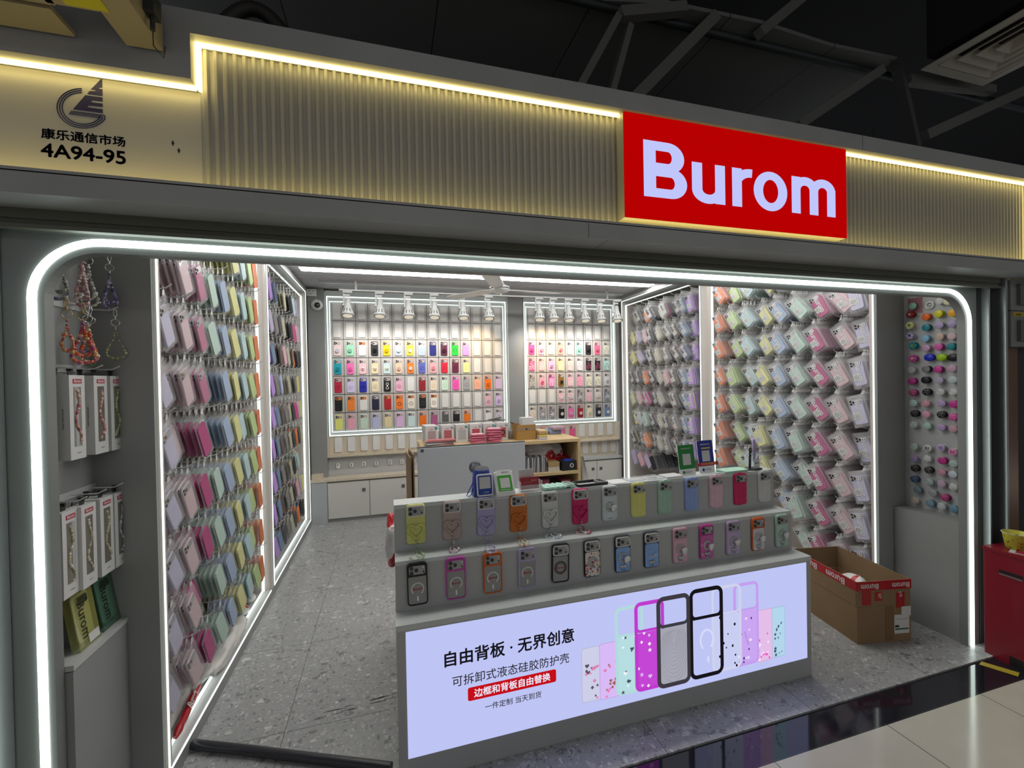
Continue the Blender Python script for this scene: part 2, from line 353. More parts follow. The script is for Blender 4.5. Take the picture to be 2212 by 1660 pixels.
# shutter guides and posts at both ends of the entrance
mb = MB().box(-1.075, -1.042, 1.50, 1.60, 0, 2.0).box(-1.2, -1.13, 1.44, 1.60, 0, 2.0); mb.box(-1.13, -1.075, 1.57, 1.6, 0, 2.0)
struct('trim_5', mb, DARKM); mb = MB().box(-1.045, -1.038, 1.498, 1.56, 0, 1.95).box(-1.079, -1.074, 1.495, 1.53, 0, 2.0)
struct('trim_6', mb, ALU)
mb = MB().box(3.10, 3.20, 1.56, 1.62, 0, 2.0); struct('trim_7', mb, DARKM)
mb = MB().box(3.127, 3.14, 1.53, 1.56, 0, 1.97).box(3.205, 3.222, 1.50, 1.6, 0, 2.0); struct('trim_8', mb, ALU)
struct('trim_9', MB().box(3.232, 3.285, 1.53, 1.6, -.02, 2.0), GREYD)
# neighbouring dark passage beyond the post
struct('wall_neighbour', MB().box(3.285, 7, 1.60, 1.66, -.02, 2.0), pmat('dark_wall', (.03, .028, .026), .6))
# shop ceiling of slats
ce = MB().box(-1.3, 3.4, 1.6, 5.2, 2.60, 2.64); y = 1.62
while y < 5.14:
    ce.box(-.83, 2.9, y, y + .045, 2.545, 2.60); y += .066
struct('ceiling', ce, pmat('white_slats', (.52, .52, .54), .4))
struct('trim_10', MB().box(-1.25, -.825, 1.90, 5.17, 2.50, 2.6).box(2.88, 3.3, 1.94, 5.17, 2.50, 2.6), GREY)
for k, (y, z) in enumerate(((4.21, 2.525), (3.1, 2.525), (2.15, 2.525))):  # the two strips nearer the entrance are unseen, added to light the shop
    lab = ('long white ceiling light in front of the back wall', 'added unseen ceiling light over the middle of the shop', 'added unseen ceiling light just inside the entrance')[k]
    t = thing('ceiling_light', lab, 'light', (1.05, y, z), group='ceiling lights of the shop')
    MB().box(-1.78, 1.80, -.06, .06, -.004, .002).build('diffuser', LAMP, t); MB().box(-1.785, 1.805, -.065, .065, .002, .02).build('housing', WHITEP, t)
# mall ceiling, void and steelwork above
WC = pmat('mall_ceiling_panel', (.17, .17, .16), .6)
N, L, b = nodes(WC); tc = N.new('ShaderNodeTexCoord'); sx = N.new('ShaderNodeSeparateXYZ'); L.new(tc.outputs['Object'], sx.inputs[0])
a = N.new('ShaderNodeMath'); a.operation = 'SUBTRACT'; L.new(sx.outputs[0], a.inputs[0]); a.inputs[1].default_value = .28
c = N.new('ShaderNodeMath'); c.operation = 'PINGPONG'; L.new(a.outputs[0], c.inputs[0]); c.inputs[1].default_value = .376
d = N.new('ShaderNodeMath'); d.operation = 'LESS_THAN'; L.new(c.outputs[0], d.inputs[0]); d.inputs[1].default_value = .003
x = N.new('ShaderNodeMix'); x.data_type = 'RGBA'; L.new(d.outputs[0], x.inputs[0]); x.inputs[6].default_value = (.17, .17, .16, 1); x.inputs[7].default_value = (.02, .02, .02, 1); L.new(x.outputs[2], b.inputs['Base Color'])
mb = MB()
edge = [(-3, 1.9), (-1, 2.0), (.4, 1.95), (.96, 1.99), (1.4, 1.90), (1.97, 1.875), (2.5, 1.9), (3.02, 1.88)]
V_ = [(x, y, z) for z in (3.4, 3.42) for x, y in edge + [(3.08, 2.7), (3.1, 14), (-3, 14)]]; n_ = len(edge) + 2
mb.add(V_, [tuple(range(n_)), tuple(range(2 * n_ - 1, n_ - 1, -1))] + [(i, (i + 1) % n_, n_ + (i + 1) % n_, n_ + i) for i in range(n_)])
struct('ceiling_mall', mb, WC, 'dull white ceiling panels of the mall')
struct('ceiling_void', MB().box(-6, 10, -5, 15, 4.6, 4.65), VOID, 'black void above the mall ceiling')
struct('wall_far', MB().box(-6, 12, 14, 14.1, -.02, 4.6).box(10, 10.1, -2, 14, -.02, 4.6), VOID)
struct('floor_beyond', MB().box(3.4, 10, 1.474, 1.62, -.03, -.008), MATS['black_granite'])
x_ = PY(1271, 500, 1.40).x; x2_ = PY(1863, 310, 1.40).x
struct('trim_16', MB().box(x_, x_ + .0015, 1.3994, 1.4, 2.0, 2.055).box(x_ + .08, x_ + .0815, 1.40, 1.515, 1.9994, 2.0).box(x2_, x2_ + .0012, 1.3994, 1.4, 2.48, 2.545), BLACK)
STEEL = pmat('painted_steel', (.15, .145, .13), .6)
def beam(name, p, q, w_, lab, m=STEEL, d_=.05):
    p, q = Vector(p), Vector(q); dr = (q - p).normalized(); s_ = Vector((0, 1, 0)); u_ = dr.cross(s_).normalized()
    mb = MB(); mb.loops([[e + u_ * (w_ / 2 * a) + s_ * (d_ / 2 * b_) for a, b_ in ((-1, -1), (1, -1), (1, 1), (-1, 1))] for e in (p, q)])
    return tag(mb.build(name, m), lab, 'steel beam', 'steel members above the fascia')
S = lambda x, z: (x * .79, 1.9, 1.5 + (z - 1.5) * .79)
beam('steel_brace', S(1.142, 3.25), S(1.417, 3.74), .035, 'slim dark steel brace, leftmost above the fascia')
beam('steel_brace', S(1.36, 3.25), S(1.50, 3.70), .03, 'upright grey steel brace next to the leftmost one')
beam('steel_brace', S(1.436, 3.764), S(1.913, 3.902), .05, 'nearly level steel brace at the top edge of the photo')
beam('steel_brace', S(1.52, 3.25), S(2.149, 3.90), .055, 'broad slanting steel brace with a round cap at its upper end')
S = lambda x, z: (x * .86, 1.89, 1.5 + (z - 1.5) * .86)
beam('steel_post', S(3.509, 3.716), S(3.70, 3.12), .035, 'thin upright steel post rising behind the fascia', pmat('steel_dull', (.07, .07, .065), .5))
beam('steel_brace', S(3.36, 3.62), S(2.60, 3.12), .05, 'long slanting steel brace under the dull ceiling panels')
beam('steel_brace', S(4.882, 3.709), S(3.78, 3.215), .06, 'long slanting steel brace at the far right by the post', d_=.06)
beam('steel_brace', S(3.62, 3.597), S(4.55, 3.675), .05, 'level steel tie behind the thin post')
beam('steel_brace', S(2.30, 3.66), S(2.70, 4.0), .05, 'short steel bracket poking out of the black void')
mb = MB(); mb.tube([(-2.5, 1.97, 3.375), (9, 1.97, 3.375)], .022, 10)
tag(mb.build('ceiling_pipe', DARKM), 'dark pipe along the edge of the mall ceiling panels', 'pipe')
t = tag(MB().box(0, .22, 0, .04, 0, .012).build('distant_lamp', emat('far_lamp', (.5, .75, 1.0), .6)), 'small bluish lamp glowing far off under the mall roof', 'light'); t.location = (5.9, 4.0, 3.389); MB().box(.1, .104, .018, .022, .012, 1.211).build('rod', VOID, t)
# ================================================================ display bays
ZR = [2.37, 2.125, 1.885, 1.64, 1.395, 1.15, .905, .66, .415]
HY_N = [2.01, 2.18, 2.345, 2.50, 2.655, 2.81, 2.965, 3.11, 3.255]
HY_F = [3.60, 3.75, 3.90, 4.04, 4.18, 4.32, 4.45, 4.58, 4.71]
def bay(lab, side, y0, y1, hy, dx=0):
    """side -1: the wall on negative x, +1 the other; everything built in world space under an Empty"""
    xf = -.813 if side < 0 else 2.868; s = side
    X = lambda d: xf + s * d                      # d: depth behind the front plane
    def bx(mb, d0, d1, *r): a, b = sorted((X(d0), X(d1))); return mb.box(a, b, *r)
    t = thing('display_bay', lab, 'display rack', (0, 0, 0), group='lit display bays along the side walls')
    mb = MB(); bx(mb, .36, .38, y0, y1, .06, 2.5); mb.build('back_board', pmat('bay_board_shaded', (.30, .26, .235), .5), t)  # board colour darkened for the shade behind the hanging stacks
    mb = MB(); bx(mb, .0, .37, y0, y1, 0, .06); bx(mb, .0, .05, y0, y1, .06, .075); mb.build('plinth', GREYL, t)
    mb = MB(); bx(mb, .0, .37, y1 - .012, y1 + .03, 0, 2.5); mb.build('side_panel', pmat('bay_side', (.52, .47, .43), .5), t); mb = MB(); bx(mb, .0, .37, y0 - .012 if y0 > 3 else y0 + .02, y0 + .012 if y0 > 3 else y0 + .035, 0, 2.5); mb.build('side_panel', pmat('bay_side', (.52, .47, .43), .5), t)
    mb = MB(); bx(mb, .0, .37, y0, y1, 2.46, 2.5); mb.build('top_panel', GREYL, t)
    # outer light line on the front edge, inner one round the recess
    mb = MB(); ya, yb = y0 + .008, y1 + .004
    bx(mb, -.004, 0, ya, ya + .008, .07, 2.462) if True else None
    bx(mb, -.004, 0, ya, yb, .062, .069); bx(mb, -.004, 0, ya, yb, 2.460, 2.467)
    if y1 > 4: bx(mb, -.004, 0, yb - .007, yb, .062, 2.467)
    mb.build('outer_light_line', LEDB, t)
    mb = MB(); bx(mb, .035, .045, y0 + .05, y1 - .03, .085, .093); bx(mb, .035, .045, y0 + .05, y1 - .03, 2.406, 2.415); bx(mb, .03, .045, y1 - .044, y1 - .03, .085, 2.415)
    mb.build('inner_light_line', LEDB, t)
    for z in ZR:
        mb = MB(); bx(mb, .345, .36, y0 + .04, y1 - .04, z - .02, z + .02); mb.build('slat_rail', GREY, t)
    for z in ZR:
        for y in hy:
            if (side > 0 and z < .5 and y > 2.6) or (z > 2.3 and y < 2.9): continue
            mb = MB(); mb.tube([(X(.35), y, z), (X(.05), y, z - .002), (X(.02), y, z + .004), (X(.0), y, z + .02)], .0025, 6); mb.build('hook', WIRE, t)
    return t
bay('lit display bay nearest the bead straps, packed with pastel bags', -1, 1.878, 3.34, HY_N)
bay('lit display bay deeper in behind the pastel one, beside the security camera', -1, 3.42, 4.94, HY_F)
bay('lit display bay next to the round grip board, orange to lilac bags', 1, 1.921, 3.375, HY_N)
bay('lit display bay deeper in behind the payment signs', 1, 3.444, 4.873, HY_F)
struct('trim_11', MB().box(-1.18, -.8135, 3.355, 3.415, 0, 2.5).box(2.8685, 3.24, 3.385, 3.44, 0, 2.5), GREYL)
# base rails on the floor in front of the bays
struct('baseboard_left', MB().box(-.826, -.812, 1.90, 4.99, 0, .06), GREY); struct('baseboard_right', MB().box(2.867, 2.88, 1.95, 4.99, 0, .06), GREY)
# ================================================================ back wall
BCELL = mottled('display_board', (.50, .49, .46), (.55, .54, .51), 2, .5)
def panel(lab, x0, x1, z0, z1, nx, nz):
    t = thing('case_display_grid', lab, 'display panel', ((x0 + x1) / 2, 5.17, z0), group='lit phone case panels on the back wall')
    cx = (x0 + x1) / 2
    B = lambda: MB()
    def ring(a0, a1, c0, c1, wd, y0, y1):
        return MB().box(a0 - cx, a1 - cx, y0, y1, c0 - z0, c0 - z0 + wd).box(a0 - cx, a1 - cx, y0, y1, c1 - z0 - wd, c1 - z0).box(a0 - cx, a0 - cx + wd, y0, y1, c0 - z0 + wd, c1 - z0 - wd).box(a1 - cx - wd, a1 - cx, y0, y1, c0 - z0 + wd, c1 - z0 - wd)
    ix0, ix1, iz0, iz1 = x0 + .036, x1 - .042, z0 + .05, z1 - .062
    MB().box(ix0 - cx, ix1 - cx, -.02, -.001, iz0 - z0, iz1 - z0).build('board', BCELL, t)
    ring(x0, x1, z0, z1, .045, -.03, -.001).build('frame', GREYL, t)
    ring(x0, x1, z0, z1, .009, -.045, -.03).build('outer_light_line', LEDB, t)
    ring(ix0 - .008, ix1 + .008, iz0 - .008, iz1 + .008, .006, -.036, -.022).build('inner_light_line', LEDB, t)
    g = MB()
    for k in range(1, nx): xx = ix0 + (ix1 - ix0) * k / nx - cx; g.box(xx - .0025, xx + .0025, -.0225, -.019, iz0 - z0, iz1 - z0)
    for k in range(1, nz): zz = iz0 + (iz1 - iz0) * k / nz - z0; g.box(ix0 - cx, ix1 - cx, -.023, -.019, zz - .003, zz + .003)
    g.build('grid_lines', pmat('dark_joint', (.06, .045, .04), .5), t)
    return ix0, ix1, iz0, iz1
PL = panel('large lit grid panel of phone cases on the back wall', -.635, 1.41, .914, 2.463, 15, 7)
PR = panel('smaller lit grid panel of phone cases on the back wall, near the orange bags', 1.641, 2.893, .926, 2.468, 9, 7)
struct('trim_12', MB().box(-.655, -.648, 5.12, 5.17, .69, 2.52).box(1.426, 1.434, 5.12, 5.17, .9, 2.52).box(1.634, 1.640, 5.12, 5.17, .9, 2.52).box(2.90, 2.915, 5.10, 5.17, .48, 2.52).box(-.655, 1.434, 5.12, 5.17, 2.513, 2.52).box(1.634, 2.915, 5.12, 5.17, 2.513, 2.52), OFFW)
struct('trim_13', MB().box(-.82, -.656, 5.10, 5.17, .46, 2.545).box(1.435, 1.632, 5.13, 5.17, .46, 2.545).box(2.916, 3.24, 5.05, 5.17, 0, 2.545), GREY)
mb = MB().box(-.655, 1.43, 5.10, 5.17, .684, .698).box(-.655, -.64, 5.10, 5.17, .698, .91).box(1.64, 2.93, 5.06, 5.17, .688, .704).box(2.915, 2.93, 5.06, 5.17, .704, .93)
struct('trim_14', mb, WOODP, 'pale wood shelf edges below the lit panels')
struct('trim_15', MB().box(-.655, 1.43, 5.155, 5.17, .70, .905).box(1.64, 2.93, 5.155, 5.17, .70, .92).box(1.64, 2.93, 5.155, 5.17, .49, .69), WOODP)
# base cabinets
def cabinet(lab, x0, x1, zt, doors, knobs, filler=None):
    t = thing('base_cabinet', lab, 'cabinet', (x0, 4.994, 0), group='white base cabinets under the back wall')
    MB().box(0, x1 - x0, .02, .15, 0, zt - .03).build('body', GREY, t)
    for a, b in doors:
        d = MB().box(a - x0 + .003, b - x0 - .003, 0, .018, .04, zt - .045).build('door', OFFW, t)
    for k, (a, z) in enumerate(knobs):
        d = [c for c in t.children if c.name.startswith('door')][k]
        MB().box(a - x0 - .018, a - x0 + .018, -.006, .001, z - .018, z + .018).build('handle', pmat('grey_pull', (.16, .16, .155), .35, .5), d)
    if filler: MB().box(filler[0] - x0, filler[1] - x0, -.002, .018, 0, zt - .03).build('filler_panel', pmat('cool_panel', (.42, .45, .46), .35), t)
    return t
cabinet('white base cabinet below the large lit panel, square grey pulls', -.815, 1.44, .47, [(-.649, -.219), (-.219, .192), (.192, .62), (.62, 1.05), (1.05, 1.44)], [(-.28, .328), (.139, .333), (.246, .334), (.98, .334), (1.11, .334)], (-.812, -.652))
cabinet('white base cabinet below the smaller lit panel, by the lit corner', 1.46, 2.905, .49, [(1.46, 1.82), (1.82, 2.18), (2.18, 2.541), (2.541, 2.90)], [(1.76, .345), (1.88, .345), (2.487, .345), (2.598, .345)])
tag(MB().box(-.815, 1.44, 4.985, 5.155, .442, .47).box(-.81, -.70, 5.02, 5.14, .4705, .52).build('worktop', WOODP), 'pale narrow worktop over the cabinet under the large panel', 'worktop')
tag(MB().box(1.46, 2.905, 4.985, 5.155, .462, .49).build('worktop', GREYL), 'grey narrow worktop over the cabinet by the lit corner', 'worktop')
# socket and security camera on the grey pillar
t = thing('wall_socket', 'white double power socket high on the grey pillar', 'socket', (-.775, 5.10, 2.485))
MB().rslab(.10, .075, .006, .03).build('plate', WHITEP, t); g = MB()
for a, b in ((-.025, .018), (-.012, .018), (.014, .018), (.027, .018), (-.01, -.012), (.012, -.012), (0, -.02)): g.box(a - .0025, a + .0025, -.0315, -.0295, b - .005, b + .005)
g.build('pin_slots', BLACK, t)
t = thing('security_camera', 'white dome security camera with a black eye on the pillar', 'camera', (-.728, 5.10, 2.355))
MB().lathe([(.0, 0), (.062, 0), (.064, .012), (.055, .03), (.035, .05), (0, .058)], 24, M=Matrix.Rotation(PI / 2, 4, 'X')).build('dome', WHITEP, t)
o = MB().lathe([(0, 0), (.032, 0), (.03, .012), (.018, .02), (0, .022)], 20, M=Matrix.Rotation(PI / 2, 4, 'X')).build('eye', LENS, t); o.location = (.012, -.044, -.008)
g = MB(); g.tube([(-.005, 0, .05), (-.008, -.001, .11), (-.03, -.002, .15)], .004, 6); g.build('cable', GREYL, t)
# track spotlights below the ceiling
rw = tag(MB().box(-.645, 2.80, 4.72, 4.79, 2.522, 2.545).build('cable_raceway', GREYL), 'white raceway across the slatted ceiling carrying the spotlights', 'raceway')
SPX = [-.369, -.062, .22, .488, .79, 1.073, 1.657, 1.824, 2.016, 2.219, 2.426, 2.614]
SPOTG = pmat('spot_grey', (.42, .43, .42), .45)
proto = None
ORD = ['first', 'second', 'third', 'fourth', 'fifth', 'sixth', 'seventh', 'eighth', 'ninth', 'tenth', 'eleventh', 'twelfth', 'thirteenth', 'fourteenth', 'fifteenth']
for k, x in enumerate(SPX):
    lab = '%s white track spotlight counting from the security camera' % ORD[k]
    if proto is None:
        t = proto = thing('track_spotlight', lab, 'spotlight', group='white track spotlights')
        g = MB(); g.box(-.045, .045, -.02, .02, .0, .022); g.build('track_adapter', SPOTG, t)
        g = MB(); g.box(-.045, -.03, -.008, .008, -.125, .0); g.box(-.045, .02, -.006, .006, -.03, -.012); g.cyl((-.05, 0, -.12), (-.024, 0, -.12), .011, 10); g.build('bracket', SPOTG, t)
        M = Matrix.Translation((0, 0, -.125)) @ Matrix.Rotation(math.radians(-14), 4, 'X')
        MB().lathe([(.0, .075), (.024, .075), (.028, .06), (.03, .0), (.045, -.045), (.062, -.095), (.06, -.11), (.052, -.108), (0, -.1)], 20, M=M).build('shade', SPOTG, t)
        g = MB()
        for a in range(12):
            if a % 4 == 3: continue
            an = 2 * PI * a / 12; g.box(-.003, .003, -.003, .003, -.02, .018, M=M @ Matrix.Translation((.0535 * math.cos(an), .0535 * math.sin(an), -.064)) @ Matrix.Rotation(an, 4, 'Z') @ Matrix.Rotation(math.radians(-18), 4, 'Y'))
        g.build('grille', pmat('slot_grey', (.08, .08, .08), .6), t)
        o = MB().lathe([(0, 0), (.045, 0), (.045, .004), (0, .004)], 16, M=M @ Matrix.Translation((0, 0, -.112))).build('lens', emat('spot_lens', (1, .9, .7), .7), t)
    else:
        t = dup(proto); t['label'] = lab
    t.location = (x, 4.60 if k != 11 else 4.56, 2.40); t.rotation_euler = (0, 0, math.radians(rnd.uniform(-12, 12)) + (PI if k in (0, 6, 9) and False else 0))
    if True:
        d = bpy.data.lights.new('spot', 'SPOT'); d.energy = (19 if k in (5, 7, 8) else 12); d.color = (1, .74, .45) if k in (5, 7, 8) else (1, .96, .91); d.spot_size = math.radians(66); d.spot_blend = .9; d.shadow_soft_size = .03
        o = bpy.data.objects.new('spot', d); COL.objects.link(o); o.location = (x, 4.66, 2.24); o.rotation_euler = (math.radians(50), 0, 0)
tag(MB().box(-.45, 2.70, 4.585, 4.615, 2.422, 2.436).box(-.3, -.28, 4.59, 4.61, 2.436, 2.546).box(1.2, 1.22, 4.59, 4.61, 2.436, 2.546).box(2.5, 2.52, 4.59, 4.61, 2.436, 2.546).build('lighting_track', SPOTG), 'white rail under the ceiling holding the track spotlights', 'rail')
# ceiling fan
t = thing('ceiling_fan', 'white ceiling fan with long flat blades over the shelf unit', 'fan', (.965, 3.7, 2.30))
MB().cyl((0, 0, .05), (0, 0, .25), .011, 10).build('rod', WHITEP, t)
MB().lathe([(0, -.028), (.05, -.026), (.085, -.012), (.095, .005), (.085, .025), (.045, .045), (.022, .09), (0, .095)], 28).build('motor', WHITEP, t)
MB().lathe([(.0835, .012), (.097, .008), (.097, .003), (.0835, 0)], 28).build('trim_ring', BLACK, t)
for k, a in enumerate((8, 128, 248)):
    g = MB(); g.loops([[(.08, -.03, .0), (.08, .03, .008), (.08, .03, .004), (.08, -.03, -.004)], [(.16, -.05, -.002), (.16, .055, .01), (.16, .055, .006), (.16, -.05, -.006)], [(.55, -.065, -.004), (.55, .065, .012), (.55, .065, .008), (.55, -.065, -.008)], [(.60, -.045, -.004), (.60, .045, .012), (.60, .045, .008), (.60, -.045, -.008)]])
    o = g.build('blade', WHITEP, t); o.rotation_euler = (0, 0, math.radians(a))
# ================================================================ packaged phone cases on the hooks
SLV = pmat('plastic_sleeve', (.82, .83, .85), .16, alpha=.15, spec=.6)
N, L, b = nodes(SLV); tc = N.new('ShaderNodeTexCoord'); nz = N.new('ShaderNodeTexNoise'); nz.inputs['Scale'].default_value = 28; nz.inputs['Detail'].default_value = 3; nz.inputs['Distortion'].default_value = 1.2
bp = N.new('ShaderNodeBump'); bp.inputs['Strength'].default_value = .55; bp.inputs['Distance'].default_value = .006
L.new(tc.outputs['Object'], nz.inputs['Vector']); L.new(nz.outputs[0], bp.inputs['Height']); L.new(bp.outputs[0], b.inputs['Normal'])
CASEB = objcol('bagged_case_colour', .5)
STK = pmat('sticker_paper', (.66, .67, .66), .5); PALE = pmat('pale_print', (.72, .73, .74), .5)
BW, BH, TH = .118, .208, math.radians(33)
def tilt(th): return Matrix(((math.cos(th), 0, -math.sin(th), 0), (0, 1, 0, 0), (math.sin(th), 0, math.cos(th), 0), (0, 0, 0, 1)))
# local frame before tilting: hole at the origin, bag spans x -BW..0, z -.03-BH..-.03
def bag_meshes(th):
    M = tilt(th); C = (-BW / 2, -.022 - BH / 2)
    g = MB(); o = rrect(BW, BH, .004, 2); A = lambda k, y: [(C[0] + a * k, y, C[1] + c * k) for a, c in o]
    g.loops([A(.9, -.0105), A(.985, -.0065), A(1.0, -.0045), A(.985, -.003), A(.9, .0005)], 0, True, True, True, True, M); sl = g.mesh('sleeve', SLV)
    g = MB(); g.rslab(.079, .160, .013, .0085, .002, 4, 0, M, -.0008, C[0] - .004, C[1] - .006)
    cx, cz = C[0] - .004 - .024, C[1] - .006 + .066
    g.rslab(.068, .030, .008, .0012, .0003, 3, 1, M, -.0090, C[0] - .004, cz - .003)
    for a, c in ((-.006, .006), (-.006, -.012), (.012, -.003)): g.cyl(M @ Vector((cx + a, -.0095, cz + c)), M @ Vector((cx + a, -.0115, cz + c)), .0068, 8, 2)
    cs = g.mesh('phone_case', [CASEB, CAMPL, LENS])
    g = MB(); g.rslab(.040, .044, .003, .0004, .0001, 2, 0, M, -.0118, C[0] - .020, C[1] - .030)
    ring = [(C[0] - .020 + .013 * math.cos(2 * PI * k / 14), -.0124, C[1] - .030 + .013 * math.sin(2 * PI * k / 14)) for k in range(14)]
    g.tube([M @ Vector(p) for p in ring], .0011, 4, 1, True)
    g.add([M @ Vector((C[0] - .020 + a, -.0125, C[1] - .030 + c)) for a, c in ((.002, .008), (-.005, -.001), (0, -.001), (-.002, -.008), (.005, .001), (0, .001))], [(0, 1, 2, 5), (5, 2, 3, 4)], 1)
    st = g.mesh('sticker', [STK, INK])
    tm = text_mesh('Burom', .046, .02, 0, PALE, width=.128).copy(); xs = [v.co.x for v in tm.vertices]; zs = [v.co.z for v in tm.vertices]; zm = (min(zs) + max(zs)) / 2
    R = Matrix(((0, 0, 1, 0), (0, 1, 0, 0), (-1, 0, 0, 0), (0, 0, 0, 1)))
    tm.transform(M @ Matrix.Translation((C[0] + .006, -.0112, C[1] + .004)) @ R @ Matrix.Translation((0, 0, -zm)))
    g = MB(); g.add([(-.004, -.001, .006), (.004, -.001, .006), (.007, -.004, -.024), (-.016, -.004, -.034), (-.008, -.001, -.012)], [(0, 1, 2, 3, 4)]); 
    g.box(-.008, .008, -.0018, -.0012, -.008, -.003, 1); tb = g.mesh('hang_tab', [SLV2, INK])
    return sl, cs, st, tm, tb
SLV2 = pmat('hang_tab_plastic', (.72, .73, .73), .3, alpha=.75)
BAGS = {k: bag_meshes(math.radians(k)) for k in (14, 29, 36, 41)}
PASTEL = [('lilac', (.60, .58, .80)), ('pale pink', (.74, .50, .54)), ('magenta', (.56, .045, .24)), ('mint', (.52, .74, .63)), ('sky blue', (.38, .52, .74)), ('yellow', (.80, .80, .30)), ('aqua', (.50, .73, .76)), ('lime green', (.55, .74, .28)), ('orange', (.82, .19, .03))]
NEUT = {'purple': (.48, .28, .72), 'steel blue': (.16, .25, .40), 'brown': (.10, .075, .06), 'grey': (.22, .21, .21), 'beige': (.50, .48, .34), 'black': (.015, .015, .022), 'orange': (.85, .22, .03), 'charcoal': (.06, .06, .065), 'khaki': (.46, .45, .33), 'pink': (.72, .42, .48), 'lilac': (.50, .43, .62), 'yellow': (.78, .74, .25), 'navy': (.06, .09, .22), 'aqua': (.50, .64, .66), 'magenta': (.56, .05, .24), 'mint': (.50, .70, .60), 'blue': (.45, .52, .72), 'lime': (.62, .70, .30)}
FAR = ['purple,steel blue,brown,grey,beige,black,orange,charcoal,khaki', 'purple,steel blue,brown,grey,khaki,black,pink,lilac,yellow', 'purple,navy,brown,grey,beige,black,aqua,lilac,yellow',
       'purple,steel blue,brown,pink,khaki,black,orange,charcoal,black', 'purple,steel blue,brown,grey,khaki,black,magenta,pink,lime', 'purple,steel blue,grey,charcoal,khaki,black,mint,aqua,yellow',
       'purple,steel blue,charcoal,grey,khaki,charcoal,orange,grey,black', 'lilac,grey,charcoal,khaki,beige,black,magenta,pink,lilac', 'purple,grey,blue,mint,khaki,black,grey,blue,yellow']
FAR = [r.split(',') for r in FAR]
def mute(c, k): m = sum(c) / 3; return tuple((v * (1 - k) + m * k) * .9 for v in c)
PASTEL = [(n, mute(c, .06)) for n, c in PASTEL]; PASTEL_L = [(n, mute(c, .10)) for n, c in PASTEL]
ROWN = ['top', 'second', 'third', 'fourth', 'fifth', 'sixth', 'seventh', 'eighth', 'ninth']
STOCK = []                                    # the remaining bags of the stacks
n_ind = 0
def place_bag(x, y, z, rz, kind, col, label, full):
    global n_ind; n_ind += 1
    t = thing('packaged_phone_case', label, 'packaged phone case', (x, y, z), (0, 0, rz), 'bagged phone cases on the wall hooks')
    sl, cs, st, tm, tb = BAGS[kind]
    link('sleeve', sl, t); link('phone_case', cs, t, col=col); link('hang_tab', tb, t)
    if full: link('sticker', st, t); link('lettering', tm, t)
    t.rotation_euler.y = rnd.uniform(-.06, .06); t.rotation_euler.z += rnd.uniform(-.05, .05)
    return t
# right-hand wall: rz turns local -Y (front) to -X
for bay_i, (hy, nm) in enumerate(((HY_N, 'bay by grip board'), (HY_F, 'deeper bay by lit corner'))):
    for r, z in enumerate(ZR):
        for k, y in enumerate(hy):
            if bay_i == 0:
                cn, col = PASTEL[k]
                if (r == 0 and k < 4) or (r == 7 and k > 4) or (r == 8 and k > 3): continue
            else:
                cn = FAR[r][k]; col = NEUT[cn]
                if r > 7 or (r == 7 and k < 5): continue
            kind = 14 if k == 0 else rnd.choice((29, 36, 36, 41) if k < 8 else (29, 36))
            x0 = 2.888 + rnd.uniform(0, .014) + (0 if rnd.random() < .75 else .05); rz = -PI / 2
            ok = not (bay_i == 1 and r == 7)
            if ok: place_bag(x0, y, z + .003, rz, kind, col, '%s bagged case fronting %s hook, %s row, %s' % (cn, ORD[k], ROWN[r], nm), True)
            x = x0 + .02
            while x < 3.19:
                c2 = col if bay_i == 0 else NEUT[rnd.choice(list(NEUT))] if rnd.random() < .12 else col
                STOCK.append((x, y + rnd.uniform(-.003, .003), z, rz + rnd.uniform(-.04, .04), kind, c2)); x += .0185
# left-hand wall: rz turns local -Y to +X
for bay_i, (hy, nm) in enumerate(((HY_N, 'by bead straps'), (HY_F, ''))):
    for r, z in enumerate(ZR):
        for k, y in enumerate(hy):
            if bay_i == 0:
                cn, col = PASTEL_L[k]
                if r == 0 and k < 5: continue
            else: cn = FAR[(r * 5 + 2) % 9][k]; col = NEUT[cn]
            n = rnd.choice((5, 7, 9, 10, 11, 12)); first = rnd.choice((.03, .035, .05, .09)) if n < 9 else .03
            sp = min(rnd.uniform(.021, .027), (.33 - first) / n)
            kind = 29 if k < 8 else 14
            for j in range(n):
                x = -.813 - first - j * sp
                if bay_i == 0 and r >= 1 and k <= (2 if r in (1, 2, 3) else 1) and n_ind < 300:
                    place_bag(x, y + (.0), z + .003, PI / 2, kind, col, '%s bagged case %s from front on %s hook, %s row, %s' % (cn, ORD[j], ORD[k], ROWN[r], nm), False)
                else:
                    STOCK.append((x, y + rnd.uniform(-.004, .004), z, PI / 2 + rnd.uniform(-.05, .05), kind, col))
print('individual bags', n_ind, 'stock', len(STOCK))
SLV3 = pmat('stock_sleeve', (.46, .46, .46), .2, alpha=.34, spec=.6)  # same film as the front sleeves, shade between stacked bags put into its colour
cols = sorted(set(s[5] for s in STOCK)); cmats = [SLV3, SLV2] + [pmat('stock_%02d' % i, c, .5) for i, c in enumerate(cols)]; ci = {c: i + 2 for i, c in enumerate(cols)}
g = MB()
